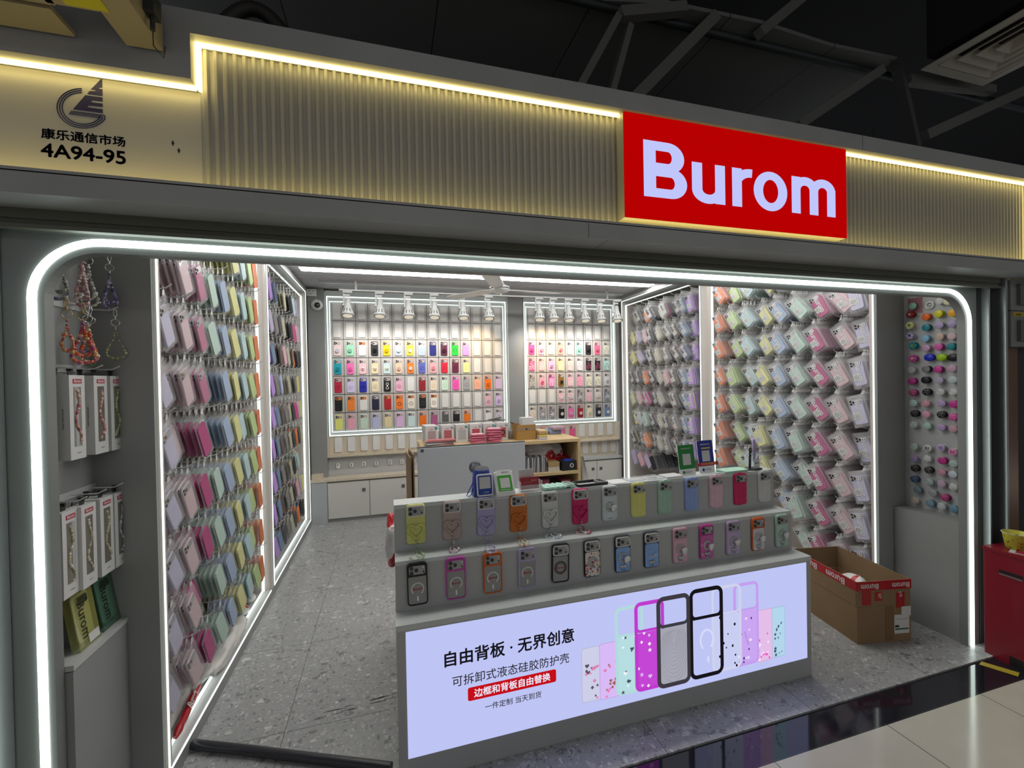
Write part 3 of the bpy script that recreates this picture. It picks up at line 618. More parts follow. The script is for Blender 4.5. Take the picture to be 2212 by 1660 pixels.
for x, y, z, rz, kind, col in STOCK:
    M = Matrix.Translation((x, y, z)) @ Matrix.Rotation(rz, 4, 'Z') @ tilt(math.radians(kind)); C = (-BW / 2, -.022 - BH / 2)
    hw, hh = .079 / 2, .08; cx, cz = C[0] - .004, C[1] - .006
    P = [(cx - hw, cz - hh + .01), (cx - hw + .01, cz - hh), (cx + hw - .01, cz - hh), (cx + hw, cz - hh + .01), (cx + hw, cz + hh - .01), (cx + hw - .01, cz + hh), (cx - hw + .01, cz + hh), (cx - hw, cz + hh - .01)]
    g.loops([[(a, -.0010, c) for a, c in P], [(a, -.0095, c) for a, c in P]], ci[col], False, True, True, True, M)
    g.add([(C[0] - BW / 2, -.005, C[1] - BH / 2), (C[0] + BW / 2, -.005, C[1] - BH / 2), (C[0] + BW / 2, -.005, C[1] + BH / 2), (C[0] - BW / 2, -.005, C[1] + BH / 2)], [(0, 1, 2, 3)], 0, False, M)
    M2 = Matrix.Translation((x, y, z)) @ Matrix.Rotation(rz, 4, 'Z')
    g.add([(-.004, -.003, .008), (.004, -.003, .008), (.007, -.005, -.024), (-.016, -.005, -.034), (-.008, -.003, -.012)], [(0, 1, 2, 3, 4)], 1, False, M2)
st_o = g.build('packaged_case_stock', cmats)
tag(st_o, 'remaining bagged phone cases filling the hooks of all four bays', 'packaged phone cases', 'bagged phone cases on the wall hooks', 'stuff')
# ================================================================ phone cases on the back wall
def dotmat(name, dotc, scale, thr, kind='dots'):
    m = objcol(name, .45); N, L, b = nodes(m); oi = [n for n in N if n.type == 'OBJECT_INFO'][0]
    tc = N.new('ShaderNodeTexCoord')
    if kind == 'dots':
        v = N.new('ShaderNodeTexVoronoi'); v.inputs['Scale'].default_value = scale; f = v.outputs['Distance']
    else:
        v = N.new('ShaderNodeTexWave'); v.inputs['Scale'].default_value = scale; v.inputs['Distortion'].default_value = 9; v.inputs['Detail'].default_value = 1; f = v.outputs[1]
    L.new(tc.outputs['Object'], v.inputs['Vector']); c = N.new('ShaderNodeMath'); c.operation = 'LESS_THAN'; L.new(f, c.inputs[0]); c.inputs[1].default_value = thr
    x = N.new('ShaderNodeMix'); x.data_type = 'RGBA'; L.new(c.outputs[0], x.inputs[0]); L.new(oi.outputs['Color'], x.inputs[6]); x.inputs[7].default_value = (*dotc, 1); L.new(x.outputs[2], b.inputs['Base Color']); return m
DPINK = dotmat('pink_motifs', (.75, .12, .30), 75, .33); DDARK = dotmat('dark_motifs', (.05, .045, .05), 80, .33); DWHITE = dotmat('white_motifs', (.85, .85, .82), 70, .36); ZEBRA = dotmat('zebra', (.95, .75, .9), 22, .5, 'wave')
PCAM = pmat('camera_plate_pale', (.52, .45, .44), .35); PCAM2 = pmat('camera_plate_orange', (.62, .22, .08), .35)
g = MB(); g.rslab(.078, .163, .013, .010, .002, 5); M_BODY = g.mesh('case', CASE)
M_PAT = {}
for nm, mm in (('p', DPINK), ('d', DDARK), ('w', DWHITE), ('z', ZEBRA)):
    g = MB(); g.rslab(.078, .163, .013, .010, .002, 5, 1); g.rslab(.070, .105, .004, .0006, .0002, 2, 0, None, -.0100, 0, -.0225); M_PAT[nm] = g.mesh('case', [mm, CASE])
def cam_mesh(pm):
    g = MB(); g.rslab(.068, .034, .009, .0025, .0006, 4, 0, None, -.0095, 0, .058)
    for a, c in ((-.024, .067), (-.024, .049), (-.007, .058)): g.cyl((a, -.0118, c), (a, -.0145, c), .0075, 10, 1)
    g.cyl((.024, -.0118, .05), (.024, -.0128, .05), .003, 8, 1)
    return g.mesh('camera_plate', [pm, LENS])
M_CAM, M_CAM2 = cam_mesh(PCAM), cam_mesh(PCAM2)
g = MB(); g.cyl((0, -.010, -.022), (0, -.022, -.022), .013, 14, 0, .015); g.cyl((0, -.022, -.022), (.002, -.030, -.024), .0215, 18); M_GRIP = g.mesh('grip', CASE)
g = MB(); g.tube([(.019 * math.cos(2 * PI * k / 20), -.0105, -.02 + .019 * math.sin(2 * PI * k / 20)) for k in range(20)], .0028, 6, 0, True); M_RING = g.mesh('magnet_ring', CASE)
g = MB()
for k in range(10): a = 2 * PI * k / 10; g.ball((.021 * math.cos(a), -.0095, -.02 + .021 * math.sin(a)), .0062, 0, 8, 5)
g.ball((0, -.0085, -.02), .010, 0, 10, 6); M_FLOW = g.mesh('flower_relief', CASE)
g = MB()
for k in range(5): a = PI / 2 + 2 * PI * k / 5; g.ball((.012 * math.cos(a), -.016, -.02 + .012 * math.sin(a)), .0095, 0, 8, 5)
M_FLG = g.mesh('flower_grip', CASE); g = MB(); g.ball((0, -.022, -.02), .008, 0, 8, 5); M_FLC = g.mesh('flower_centre', CASE)
g = MB()
for s in (-1, 1):
    for c in (.02, -.055): g.tube([(0, -.014, -.018 + (c + .018) * .1), (s * .016, -.016, -.018 + (c + .018) * .55), (s * .006, -.016, c), (0, -.015, c + .006 * (1 if c < 0 else -1))], .0035, 6)
g.ball((0, -.018, -.018), .009); M_STRAP = g.mesh('cord_strap', WHITEP)
BLANK = (.74, .73, .70)
def wall_case(x, z, spec, label, grp, y=5.1495):
    """spec: None for a blank, else (colour, extra, extra colour, pattern)"""
    a = rnd.uniform(-.02, .02) if spec is None else rnd.uniform(-.012, .012)
    if spec is None:
        o = link('phone_case', M_BODY, None, None, BLANK); tag(o, label, 'phone case', grp); o.location = (x, y, z); o.rotation_euler = (0, a, 0); return o
    col, ex, ec, pat = spec
    t = thing('phone_case', label, 'phone case', (x, y, z), (0, a, 0), grp)
    link('case', M_PAT[pat] if pat else M_BODY, t, None, col); link('camera_plate', M_CAM2 if ex == 'o' else M_CAM, t)
    if ex == 'g': link('grip', M_GRIP, t, None, ec)
    if ex in ('r', 'o') and ec: link('magnet_ring', M_RING, t, None, ec)
    if ex == 'f': link('flower_relief', M_FLOW, t, None, [c * .85 for c in col])
    if ex == 'F': link('flower_grip', M_FLG, t, None, (.8, .8, .76)); link('flower_centre', M_FLC, t, None, ec)
    if ex == 's': link('cord_strap', M_STRAP, t)
    return t
C_ = lambda *a: s2l(*a)
def S_(name, rgb, ex='', ec=None, pat=None): return (name, (s2l(*rgb), ex, s2l(*ec) if ec else (s2l(*[c * .9 for c in rgb]) if ex == 'g' else None), pat))
B_ = None
GL = [[B_] * 15, [B_] * 15,
 [S_('blush', (228, 208, 204), 'g', (205, 200, 215)), S_('mint', (160, 225, 190), 'g'), S_('clear white', (222, 222, 222), 'o'), S_('black', (25, 25, 28), 'g'), S_('yellow', (245, 208, 20), 'g'), S_('pale blue', (196, 206, 222), 'g', (205, 222, 225)), S_('lemon', (240, 226, 70), 'g', (240, 238, 225)), S_('powder blue', (186, 198, 218), 'r', (175, 188, 210)), S_('navy', (28, 30, 120)), S_('maroon', (88, 25, 55), 'g'), S_('vivid green', (40, 200, 60), 'r', (30, 170, 50)), S_('orchid', (218, 150, 222)), B_, B_, B_],
 [S_('teal', (30, 165, 182), 'g'), S_('pink', (248, 120, 190), 'g', (255, 105, 185)), S_('blush', (242, 200, 205), 'F', None or (205, 40, 60)), S_('cream', (240, 220, 180), 'F', (235, 200, 40)), S_('ice blue', (205, 225, 225), 'F', (235, 215, 60)), S_('peach', (240, 205, 175), 'g', (235, 195, 180)), S_('orange', (244, 130, 40), 'g', (240, 225, 215)), S_('slate blue', (100, 105, 190), 'r', (90, 95, 180)), S_('rose', (240, 175, 180), 'g', (238, 150, 155)), S_('red', (222, 30, 60), 'r', (195, 20, 50)), S_('maroon', (105, 30, 60), 'r', (85, 22, 48)), S_('lemon', (238, 234, 160), 'r', (222, 216, 140)), B_, B_, B_],
 [S_('crimson', (190, 35, 70), 'f'), S_('lilac', (215, 205, 240), 'f'), S_('royal blue', (30, 40, 165), 'f'), S_('cream', (240, 225, 190), 'f'), S_('black', (25, 24, 26), 's'), S_('pink', (238, 180, 205), 'f'), B_, S_('brick red', (150, 35, 40), 'r', (130, 25, 32)), S_('cream', (242, 222, 195), 'r', (225, 200, 170)), S_('pale mint', (212, 235, 212), 'r', (190, 218, 192)), S_('hot pink', (248, 90, 185), 'r', (225, 70, 165)), S_('grey', (165, 165, 168), 'r', (140, 140, 144)), S_('peach', (246, 180, 150), 'r', (230, 160, 130)), S_('orange', (250, 125, 25), 'g'), S_('lilac', (222, 190, 222))],
 [S_('black', (22, 22, 26), 'o'), S_('orange', (246, 135, 55), 'o'), S_('white', (232, 230, 226), 'o'), S_('navy', (36, 38, 62)), S_('red', (180, 35, 45), 'o'), S_('orange', (248, 125, 40), 'o', (90, 45, 25)), S_('cream', (240, 230, 215), 'o', (120, 115, 110)), S_('black', (24, 24, 26), 'o', (70, 70, 74)), S_('cream', (245, 235, 220), 'o', (130, 120, 112)), B_, B_, B_, B_, S_('pink', (240, 190, 205), 'g'), S_('lilac', (222, 196, 232), 'g')],
 [S_('lime', (232, 236, 130)), S_('pink', (240, 170, 190)), S_('mint', (205, 225, 205)), S_('lavender', (190, 196, 232)), S_('sand', (232, 216, 165)), S_('orchid', (232, 190, 232)), S_('ice blue', (212, 232, 230)), S_('orange', (244, 118, 28)), S_('mauve', (175, 95, 140)), S_('grey', (90, 92, 92)), S_('black', (25, 25, 28)), S_('orange', (245, 125, 30)), B_, S_('white', (235, 232, 230), '', None), S_('clear', (215, 205, 215), '', None, 'd')]]
GR = [[B_] * 9, [B_] * 9,
 [S_('hot pink', (245, 80, 155), 'g'), S_('pink', (246, 165, 195), 'g'), S_('blush', (246, 200, 200)), S_('peach pink', (246, 170, 160), 'g', (240, 130, 140)), S_('pale pink', (248, 200, 205)), S_('mint', (165, 225, 205), 'g'), S_('black', (32, 28, 30), 'g'), S_('rose', (240, 105, 140), 'g'), S_('black and cream', (225, 222, 205), '', None, 'd')],
 [S_('hot pink', (240, 90, 150), '', None, 'w'), S_('pink', (244, 175, 185), '', None, 'w'), S_('orchid', (236, 180, 225), 'g'), S_('cream', (235, 215, 160), '', None, 'w'), S_('white dotted', (238, 220, 205), '', None, 'p'), S_('white bow print', (238, 228, 230), '', None, 'p'), S_('black flower print', (35, 28, 30), '', None, 'p'), S_('black blossom print', (40, 32, 36), '', None, 'p'), S_('mint speckled', (190, 230, 222), '', None, 'd')],
 [S_('grey striped', (150, 145, 140), '', None, 'w'), S_('pink', (240, 165, 185), 'g', (235, 110, 140)), S_('magenta zebra', (225, 50, 170), '', None, 'z'), S_('leopard', (150, 110, 50), 'g', (40, 32, 26), 'd'), S_('pink strap', (240, 185, 195), '', None, 'w'), S_('pink spotted', (246, 165, 190), '', None, 'p'), S_('cream sketch', (238, 230, 205), '', None, 'd'), S_('cream speckled', (240, 234, 212), '', None, 'd'), S_('white', (225, 222, 225), 'g')],
 [B_, B_, B_, S_('pink and white', (238, 200, 205), 'g', (240, 230, 230), 'p'), S_('blush print', (232, 205, 205), 'g', (235, 225, 225), 'd'), S_('grey print', (140, 125, 130), 'g', (230, 220, 225), 'w'), S_('rose print', (240, 200, 205), '', None, 'p'), S_('cream print', (235, 225, 215), 'g', (230, 225, 225), 'd'), S_('grey blue print', (130, 135, 150), 'g', (215, 220, 230), 'w')],
 [S_('multicolour spotted', (235, 225, 205), '', None, 'p'), S_('grey clear', (165, 160, 165), 'g', (235, 232, 235)), S_('dark grey clear', (135, 132, 138), 'g', (235, 232, 235), 'w'), S_('black bear', (28, 26, 28), 'g', (240, 225, 225)), S_('pink clear', (240, 120, 180), 'g', (240, 180, 215)), S_('dark red', (165, 35, 50), 'g', (240, 225, 215)), S_('cream clear', (240, 228, 200), 'g', (225, 215, 205)), S_('black clear', (50, 50, 56), 'g', (225, 228, 235)), S_('blue and grey', (120, 140, 180), 'g', (235, 238, 245))]]
for (ix0, ix1, iz0, iz1), grid, nm in ((PL, GL, 'large lit panel'), (PR, GR, 'smaller lit panel')):
    nc = len(grid[0])
    for r, row in enumerate(grid):
        for c, spec in enumerate(row):
            x = ix0 + (c + .5) * (ix1 - ix0) / nc; z = iz1 - (r + .5) * (iz1 - iz0) / 7 - .002
            cn = 'blank white' if spec is None else spec[0]
            wall_case(x, z, None if spec is None else spec[1], '%s phone case in %s cell of %s row, %s' % (cn, ORD[c], ROWN[r], nm), 'phone cases on the back wall panels')
for k, x in enumerate((-.546, -.41, -.272, -.142, 0, .134, .265, .40, .53)):
    wall_case(x, .793 + .02, None, 'blank white phone case, %s of the ledge row under the large panel' % ORD[k], 'blank cases on the ledges', 5.152)
for k, (x, col) in enumerate(((1.878, 'pink frame'), (2.003, 'white frame'), (2.143, 'mauve pink'), (2.279, 'rose'), (2.415, 0), (2.548, 0), (2.682, 0), (2.815, 0))):
    if col: wall_case(x, .815, (s2l(*{'pink frame': (225, 90, 130), 'white frame': (225, 230, 228), 'mauve pink': (215, 110, 160), 'rose': (225, 95, 140)}[col]), '', None, None), '%s phone case on the upper ledge behind the shelf unit' % col, 'blank cases on the ledges', 5.152)
    else: wall_case(x, .83 - .005, None, 'blank white phone case, %s of the upper ledge by the lit corner' % ORD[k], 'blank cases on the ledges', 5.152)
for k, x in enumerate((2.457, 2.584, 2.732, 2.862)):
    wall_case(x, .60, None, 'blank white phone case, %s of the lower ledge by the lit corner' % ORD[k], 'blank cases on the ledges', 5.152)
g = MB(); g.rslab(.045, .056, .016, .02, .005, 5); M_EAR = g.mesh('earbud_case', WHITEP)
for k, x in enumerate((-.556, -.415, -.282, -.147, .003, .134, .265)):
    t = thing('earbud_case', '%s white earbud case sleeve on the grey strip above the worktop' % ORD[k], 'earbud case', (x, 5.169, .578), group='earbud cases on the grey strip')
    link('sleeve', M_EAR, t)
    for s in ((-.009, .009) if k else (.008,)):
        o = MB().cyl((0, -.0195, s), (0, -.0215, s), .0068, 10).build('hole', pmat('dull_dark', (.06, .06, .06), .6), t)
# ================================================================ counter with lit front
CTR = mottled('counter_laminate', (.40, .405, .40), (.43, .435, .43), 3, .42); CTRT = pmat('counter_top', (.56, .59, .58), .3)
t = thing('display_counter', 'stepped grey display counter with a lit advertising front', 'counter', (1.0, 1.65, 0)); X0, X1 = -.99, 1.0
g = MB(); g.box(X0, X1, .006, .285, 0, .575); g.box(X0, X1, -.001, .006, 0, .09); g.box(X0, X1, -.001, .006, .568, .575); g.box(X0, -.957, -.001, .006, .09, .568); g.box(.972, X1, -.001, .006, .09, .568); g.build('base', CTR, t)
MB().box(X0 - .002, X1 + .002, -.004, .1, .575, .596).build('lower_ledge', CTRT, t)
MB().box(X0 + .002, X1 - .005, .099, .285, .596, .776).build('lower_riser', CTR, t)
MB().box(X0 + .002, X1 - .004, .1005, .197, .776, .793).build('upper_ledge', CTRT, t)
MB().box(X0 + .002, X1 - .012, .197, .285, .776, .974).build('upper_riser', CTR, t)
MB().box(X0 + .002, X1 - .012, .196, .287, .974, .990).build('top_ledge', CTRT, t)
g = MB().box(X0 + .03, X1 - .03, .285, .95, .72, .745).box(X0 + .03, X0 + .05, .285, .94, 0, .72).box(X1 - .05, X1 - .03, .285, .94, 0, .72); g.build('rear_desk', GREYL, t)
LP = emat('lit_panel', s2l(190, 197, 244), 1.0)
pan = MB().box(-.957, .972, -.002, .0055, .092, .567).build('lit_panel', LP, t)
pan['label'] = 'glowing pale blue advertising panel'
def px2(u, v): p = PY(u, v, 1.6475); return p.x - 1.0, p.z
EM = {}
def em(rgb):
    if rgb not in EM: EM[rgb] = emat('print_%d_%d_%d' % rgb, s2l(*rgb), 1.0)
    return EM[rgb]
yl = -.0024
def ad_text(s, u0, v0, u1, v1, rgb, bold=0.0):
    """line of writing spanning from its lower left pixel to its lower right one"""
    a = px2(u0, v0); b = px2(u1, v1)
    me = text_mesh(s, .05, 0, 0, em(rgb), width=b[0] - a[0], align='LEFT'); me = heavy(me, bold) if bold else me; x0 = min(v.co.x for v in me.vertices); z0 = min(v.co.z for v in me.vertices)
    o = link('lettering', me, pan); o.location = (a[0] - x0, yl - .0016, (a[1] + b[1]) / 2 - z0); return o
ad_text('自由背板 · 无界创意', 960, 1441, 1239, 1389, (22, 20, 26), .0014)
ad_text('可拆卸式液态硅胶防护壳', 977, 1483, 1229, 1434, (40, 36, 40), .0003)
a, b = px2(1011, 1516), px2(1201, 1447)
x0, x1, z0, z1 = a[0], b[0], px2(1011, 1516)[1] , px2(1105, 1466)[1]
zc = (px2(1012, 1500)[1] + px2(1200, 1461)[1]) / 2
g = MB(); g.rslab(x1 - x0, .052, .008, .0008, .0001, 5, 0, None, yl, (x0 + x1) / 2, zc); g.build('red_badge', em((196, 14, 24)), pan)
ad_text('边框和背板自由替换', 1024, 1505, 1188, 1473, (235, 232, 250), .0007)
ad_text('一件定制 当天到货', 1048, 1535, 1169, 1507, (50, 46, 52), .0003)
def ad_case(k, u0, v0, u1, v1, rgb, window=None, back=None, bw=.008, cam=True, card=False):
    """printed phone case: rounded shape between two opposite pixels, on its own print layer"""
    pa, pb = px2(u0, v1), px2(u1, v0); xa, xb = pa[0], pb[0]; zb = px2((u0 + u1) / 2, v1)[1]; zt = px2((u0 + u1) / 2, v0)[1]
    cx, cz, w_, h_ = (xa + xb) / 2, (zt + zb) / 2, xb - xa, zt - zb; y = yl - k * .00045; r = w_ * .2
    o = thing('', '', '')if False else None
    e = []
    g = MB()
    if card:
        g.rslab(w_, h_, r * .6, .0003, .0001, 5, 0, None, y, cx, cz); g.rslab(w_ - .006, h_ - .006, r * .5, .0001, .00002, 5, 1, None, y - .0003, cx, cz)
        return g.build('printed_card', [em(tuple(max(0, c - 22) for c in rgb)), em(rgb)], pan), (cx, cz, w_, h_, y)
    ch = h_ * .33; wb = bw
    g.rring(w_, h_, r, wb, .0003, 6, 0, None, y, cx, cz)
    g.rslab(w_ - 2 * wb + .001, .012 if back == 'open' else h_ - ch - wb * 1.2, .004, .0002, .00005, 3, 0 if back in (None, 'open') else 1, None, y, cx, (cz + h_ / 2 - ch) if back == 'open' else cz - (ch - wb * .6) / 2 - .001)
    g.rring(w_ - wb * .6, ch, r * .8, wb * .75, .00035, 6, 0, None, y, cx, cz + h_ / 2 - ch / 2 - wb * .3)
    mats = [em(rgb), em(window or rgb)]
    return g.build('printed_case', mats, pan), (cx, cz, w_, h_, y)
def motif(sp, rgb_line, rgb_fill, n, seed, kinds=('heart', 'star', 'dot', 'paw')):
    cx, cz, w_, h_, y = sp; R = random.Random(seed); g = MB(); y -= .00055
    for i in range(n):
        u = cx + R.uniform(-.34, .34) * w_; v = cz - h_ * .15 + R.uniform(-.32, .32) * h_; s = R.uniform(.006, .011); kd = R.choice(kinds)
        if kd == 'dot': P = [(math.cos(2 * PI * k / 10) * s * .55, math.sin(2 * PI * k / 10) * s * .7) for k in range(10)]
        elif kd == 'star': P = [((s if k % 2 == 0 else s * .42) * math.sin(PI * k / 5), (s if k % 2 == 0 else s * .42) * math.cos(PI * k / 5)) for k in range(10)]
        elif kd == 'heart': P = [(s * .062 * 16 * math.sin(q) ** 3, s * .062 * (13 * math.cos(q) - 5 * math.cos(2 * q) - 2 * math.cos(3 * q) - math.cos(4 * q))) for q in [2 * PI * k / 16 for k in range(16)]]
        else: P = [(s * .8 * math.cos(2 * PI * k / 12) * (1.15 if k % 3 == 0 else .8), s * .8 * math.sin(2 * PI * k / 12) * (1.15 if k % 3 == 0 else .8)) for k in range(12)]
        g.loops([[(u + a, y, v + c) for a, c in P], [(u + a, y - .00012, v + c) for a, c in P]], i % 2)
    g.build('printed_pattern', [em(rgb_line), em(rgb_fill)], pan)
q = lambda a: 1200 + a / 3.814
_, s1 = ad_case(1, q(218), q(755), q(372), q(1205), (205, 206, 232), card=True); motif(s1, (90, 80, 100), (215, 130, 180), 14, 1)
_, s2 = ad_case(2, q(365), q(715), q(530), q(1178), (216, 186, 246), card=True); motif(s2, (150, 95, 60), (232, 120, 180), 16, 2)
_, s10 = ad_case(1, q(1770), q(425), q(1888), q(838), (178, 214, 236), card=True); motif(s10, (60, 70, 90), (110, 120, 140), 14, 3, ('dot', 'star'))
_, s9 = ad_case(2, q(1650), q(445), q(1782), q(872), (228, 190, 232), card=True); motif(s9, (235, 90, 190), (250, 240, 255), 14, 4)
_, s3 = ad_case(3, q(497), q(415), q(720), q(1140), (178, 218, 220), (182, 222, 226), 'b', .014); motif(s3, (70, 80, 90), (240, 245, 250), 16, 5)
_, s8 = ad_case(3, q(1470), q(222), q(1668), q(905), (196, 158, 238), (202, 166, 242), 'b', .014); motif(s8, (90, 60, 120), (235, 230, 250), 12, 6)
_, s7 = ad_case(4, q(1290), q(245), q(1525), q(948), (206, 210, 236), (200, 206, 242), 'b', .013); motif(s7, (20, 18, 22), (20, 18, 22), 13, 9, ('dot',))
_, s4 = ad_case(4, q(657), q(372), q(890), q(1106), (190, 60, 205), (196, 70, 212), 'b', .016); motif(s4, (250, 245, 250), (225, 190, 235), 9, 8)
_, s5 = ad_case(5, q(838), q(325), q(1104), q(1076), (62, 58, 66), (165, 166, 178), 'b', .019)
cx, cz, w_, h_, y = s5; g = MB()
for k in range(11):
    rx = .010 + k * .0068; rz = .018 + k * .0115; c_ = cz + .002 - max(0, k - 2) * .0065; run = []
    for j in range(49):
        q_ = PI / 2 + 2 * PI * j / 48; px_, pz_ = cx + rx * math.cos(q_), c_ + rz * math.sin(q_)
        ins = abs(px_ - cx) < w_ / 2 - .021 and cz - h_ / 2 + .022 < pz_ < cz + h_ * .12
        if ins: run.append((px_, y - .0006, pz_))
        if (not ins or j == 48) and run:
            if len(run) > 2: g.tube(run, .0011, 4)
            run = []
g.build('wave_pattern', em((146, 146, 158)), pan)
_, s6 = ad_case(5, q(1108), q(262), q(1374), q(1002), (22, 20, 24), None, 'open', .018)
cx, cz, w_, h_, y = s6; g = MB(); A = [math.radians(d) for d in range(-50, 231, 14)]
P = [(cx + .034 * math.cos(k), cz - .035 + .046 * math.sin(k)) for k in A]; 
for r_, dy in ((.0042, -.0008),): g.tube([(a, y + dy, c) for a, c in P], [r_] * len(P), 5)
g.rslab(.011, .03, .005, .0004, .0001, 4, 0, None, y - .0004, cx + .006, cz - .125); g.build('magnet_ring_print', em((214, 218, 250)), pan)
put_text('lettering', 'GOOD LUCK', .012, (s8[0] - .004, s8[4] - .0008, s8[1] - .07), pan, em((120, 90, 170)), rot=(0, math.radians(72), 0))
# ---------------------------------------------------------------- hero phones on the two risers
def phone(kind, col, x, z, y, label, ec=None, a=0.0):
    t = thing('phone_case', label, 'phone case', (x, y, z), (0, a, 0), 'sample phones on the counter')
    W, H_ = .079, .166
    dark = col[0] < .1 and col[1] < .1
    CS = CASEM
    if kind in ('heart', 'polka', 'grip', 'sky', 'floral'):
        g = MB(); g.rslab(W, H_, .0145, .0105, .003, 7); link('case', g.mesh('case', CS), t, None, col)
    elif kind in ('clear', 'ring'):
        g = MB(); g.rring(W, H_, .0145, .0042, .0125, 7); g.box(-W / 2 + .003, W / 2 - .003, -.0125, -.003, .030, .035); link('frame', g.mesh('frame', CS), t, None, col)
        g = MB(); g.rslab(W - .007, H_ - .007, .011, .0095, .001, 6); link('back_plate', g.mesh('back_plate', pmat('clear_back', (.29, .285, .28), .25, coat=.4)), t)
    else:                                        # puffy quilted
        g = MB(); nx, nz = 19, 37; grid = []
        def outline(u, v):      # scalloped edge
            return u * (W / 2) * (1.0 + .035 * abs(math.sin(2.5 * PI * (v + 1)))), v * (H_ / 2) * (1 + .018 * abs(math.sin(1.5 * PI * (u + 1))))
        vs = []; 
        for j in range(nz):
            for i in range(nx):
                u = -1 + 2 * i / (nx - 1); v = -1 + 2 * j / (nz - 1); r4 = max(0, (abs(u) ** 6 + abs(v) ** 12)); k_ = 1 / max(1, r4) ** .1
                xx, zz = outline(u, v); cut = 1 - .06 * (abs(u) * abs(v) ** 6)
                d = .009 + .0055 * (abs(math.sin(1.5 * PI * (u + 1))) * abs(math.sin(2.5 * PI * (v + 1)))) ** .45 * (1 if v < .34 else .25)
                d *= (1 - abs(u) ** 14) * .45 + .55; vs.append((xx * cut, -d, zz * cut))
        fs = [(j * nx + i, j * nx + i + 1, (j + 1) * nx + i + 1, (j + 1) * nx + i) for j in range(nz - 1) for i in range(nx - 1)]
        g.add(vs, fs, 0, True)
        edge = [i for i in range(nx)] + [j * nx + nx - 1 for j in range(1, nz)] + [(nz - 1) * nx + i for i in range(nx - 2, -1, -1)] + [j * nx for j in range(nz - 2, 0, -1)]
        E1 = [vs[i] for i in edge]; g.loops([E1, [(p[0], 0, p[2]) for p in E1]], 0, True, False, True)
        link('case', g.mesh('case', CS), t, None, col)
    zc = .0555; cw, ch = .064, .036
    g = MB(); g.rring(cw + .008, ch + .008, .011, .0042, .014, 6, 0, None, 0, 0, zc); rc = col if kind not in ('sky', 'floral', 'polka') else (.62, .63, .62) if kind != 'polka' else col
    if kind in ('clear', 'ring', 'heart', 'sky', 'floral'): rim = g.build('camera_rim', CASEM if kind != 'sky' else CASEM, t); rim.color = (*((.66, .66, .64) if (kind == 'heart' or kind in ('sky', 'floral', 'ring')) else rc), 1)
    else: rim = g.build('camera_rim', CASEM, t); rim.color = (*[c * .8 for c in col], 1)
    yp = -.0118 if kind != 'puffy' else -.0142
    g = MB(); g.rslab(cw, ch, .008, .004, .0008, 6, 0, None, yp + .003, 0, zc); pl = g.build('camera_plate', CAMPL, t)
    for lx, lz in ((-.0215, .0095), (-.0215, -.0095), (-.003, 0)):
        g = MB(); g.cyl((lx, yp, zc + lz), (lx, yp - .004, zc + lz), .0074, 18); g.cyl((lx, yp - .004, zc + lz), (lx, yp - .0043, zc + lz), .0055, 16); g.build('lens', LENS, pl)
    g = MB(); g.cyl((.0245, yp, zc - .0085), (.0245, yp - .0018, zc - .0085), .0035, 12); g.build('sensor', BLACK, pl)
    g = MB(); g.cyl((.0245, yp, zc + .009), (.0245, yp - .0012, zc + .009), .0028, 10); g.build('flash', WHITEP, pl)
    if kind == 'heart':
        P = []
        for k in range(28):
            q_ = 2 * PI * k / 28; P.append((.00205 * 16 * math.sin(q_) ** 3, -.0145, -.026 + .00205 * (13 * math.cos(q_) - 5 * math.cos(2 * q_) - 2 * math.cos(3 * q_) - math.cos(4 * q_))))
        g = MB(); g.tube([(a_, -.0165, c_) for a_, b_, c_ in P], .0046, 8, 0, True); o = g.build('heart_ring', CASEM, t); o.color = (*[min(1, c * 1.0) for c in col], 1)
        g = MB(); g.box(-.003, .003, -.0185, -.0105, -.020, -.011).box(-.003, .003, -.0185, -.0105, -.066, -.056); g.build('clip', pmat('brass_clip', (.25, .22, .17), .3, .9), t)
    if kind in ('clear',):
        A = [math.radians(d) for d in range(-52, 233, 12)]; g = MB(); g.tube([(.0232 * math.cos(k), -.0098, -.020 + .0232 * math.sin(k)) for k in A], .0021, 6); g.rslab(.0065, .020, .003, .0012, .0004, 5, 0, None, -.0093, 0, -.058); g.build('magnet_ring', WHITEP, t)
    if kind == 'ring':
        g = MB(); g.lathe([(.0185, 0), (.0285, 0), (.0285, .0016), (.0185, .0016), (.0185, 0)], 32, 0, True, Matrix.Translation((0, -.0094, -.020)) @ Matrix.Rotation(PI / 2, 4, 'X'), False); g.build('magnet_ring', pmat('dark_ring', (.10, .085, .075), .4), t)
    if kind in ('clear', 'ring'): put_text('lettering', 'Burom', .014, (0, -.0102, -.0245), t, pmat('red_letter', (.42, .02, .02), .5), bold=.012, width=.033)
    if kind in ('sky', 'floral', 'polka', 'grip'):
        bm_ = {'sky': SKYP, 'floral': FLORAL, 'polka': POLKA, 'grip': SWIRL}[kind]
        g = MB(); g.rslab(W - .009, .108, .009, .001, .0003, 5, 0, None, -.0103, 0, -.0245); o = g.build('printed_back', bm_, t); o.color = (*(ec if ec else col), 1)
        if kind != 'floral': put_text('lettering', 'BUROM', .006, (0, -.0117, -.0735), t, INK, bold=.02, width=.021)
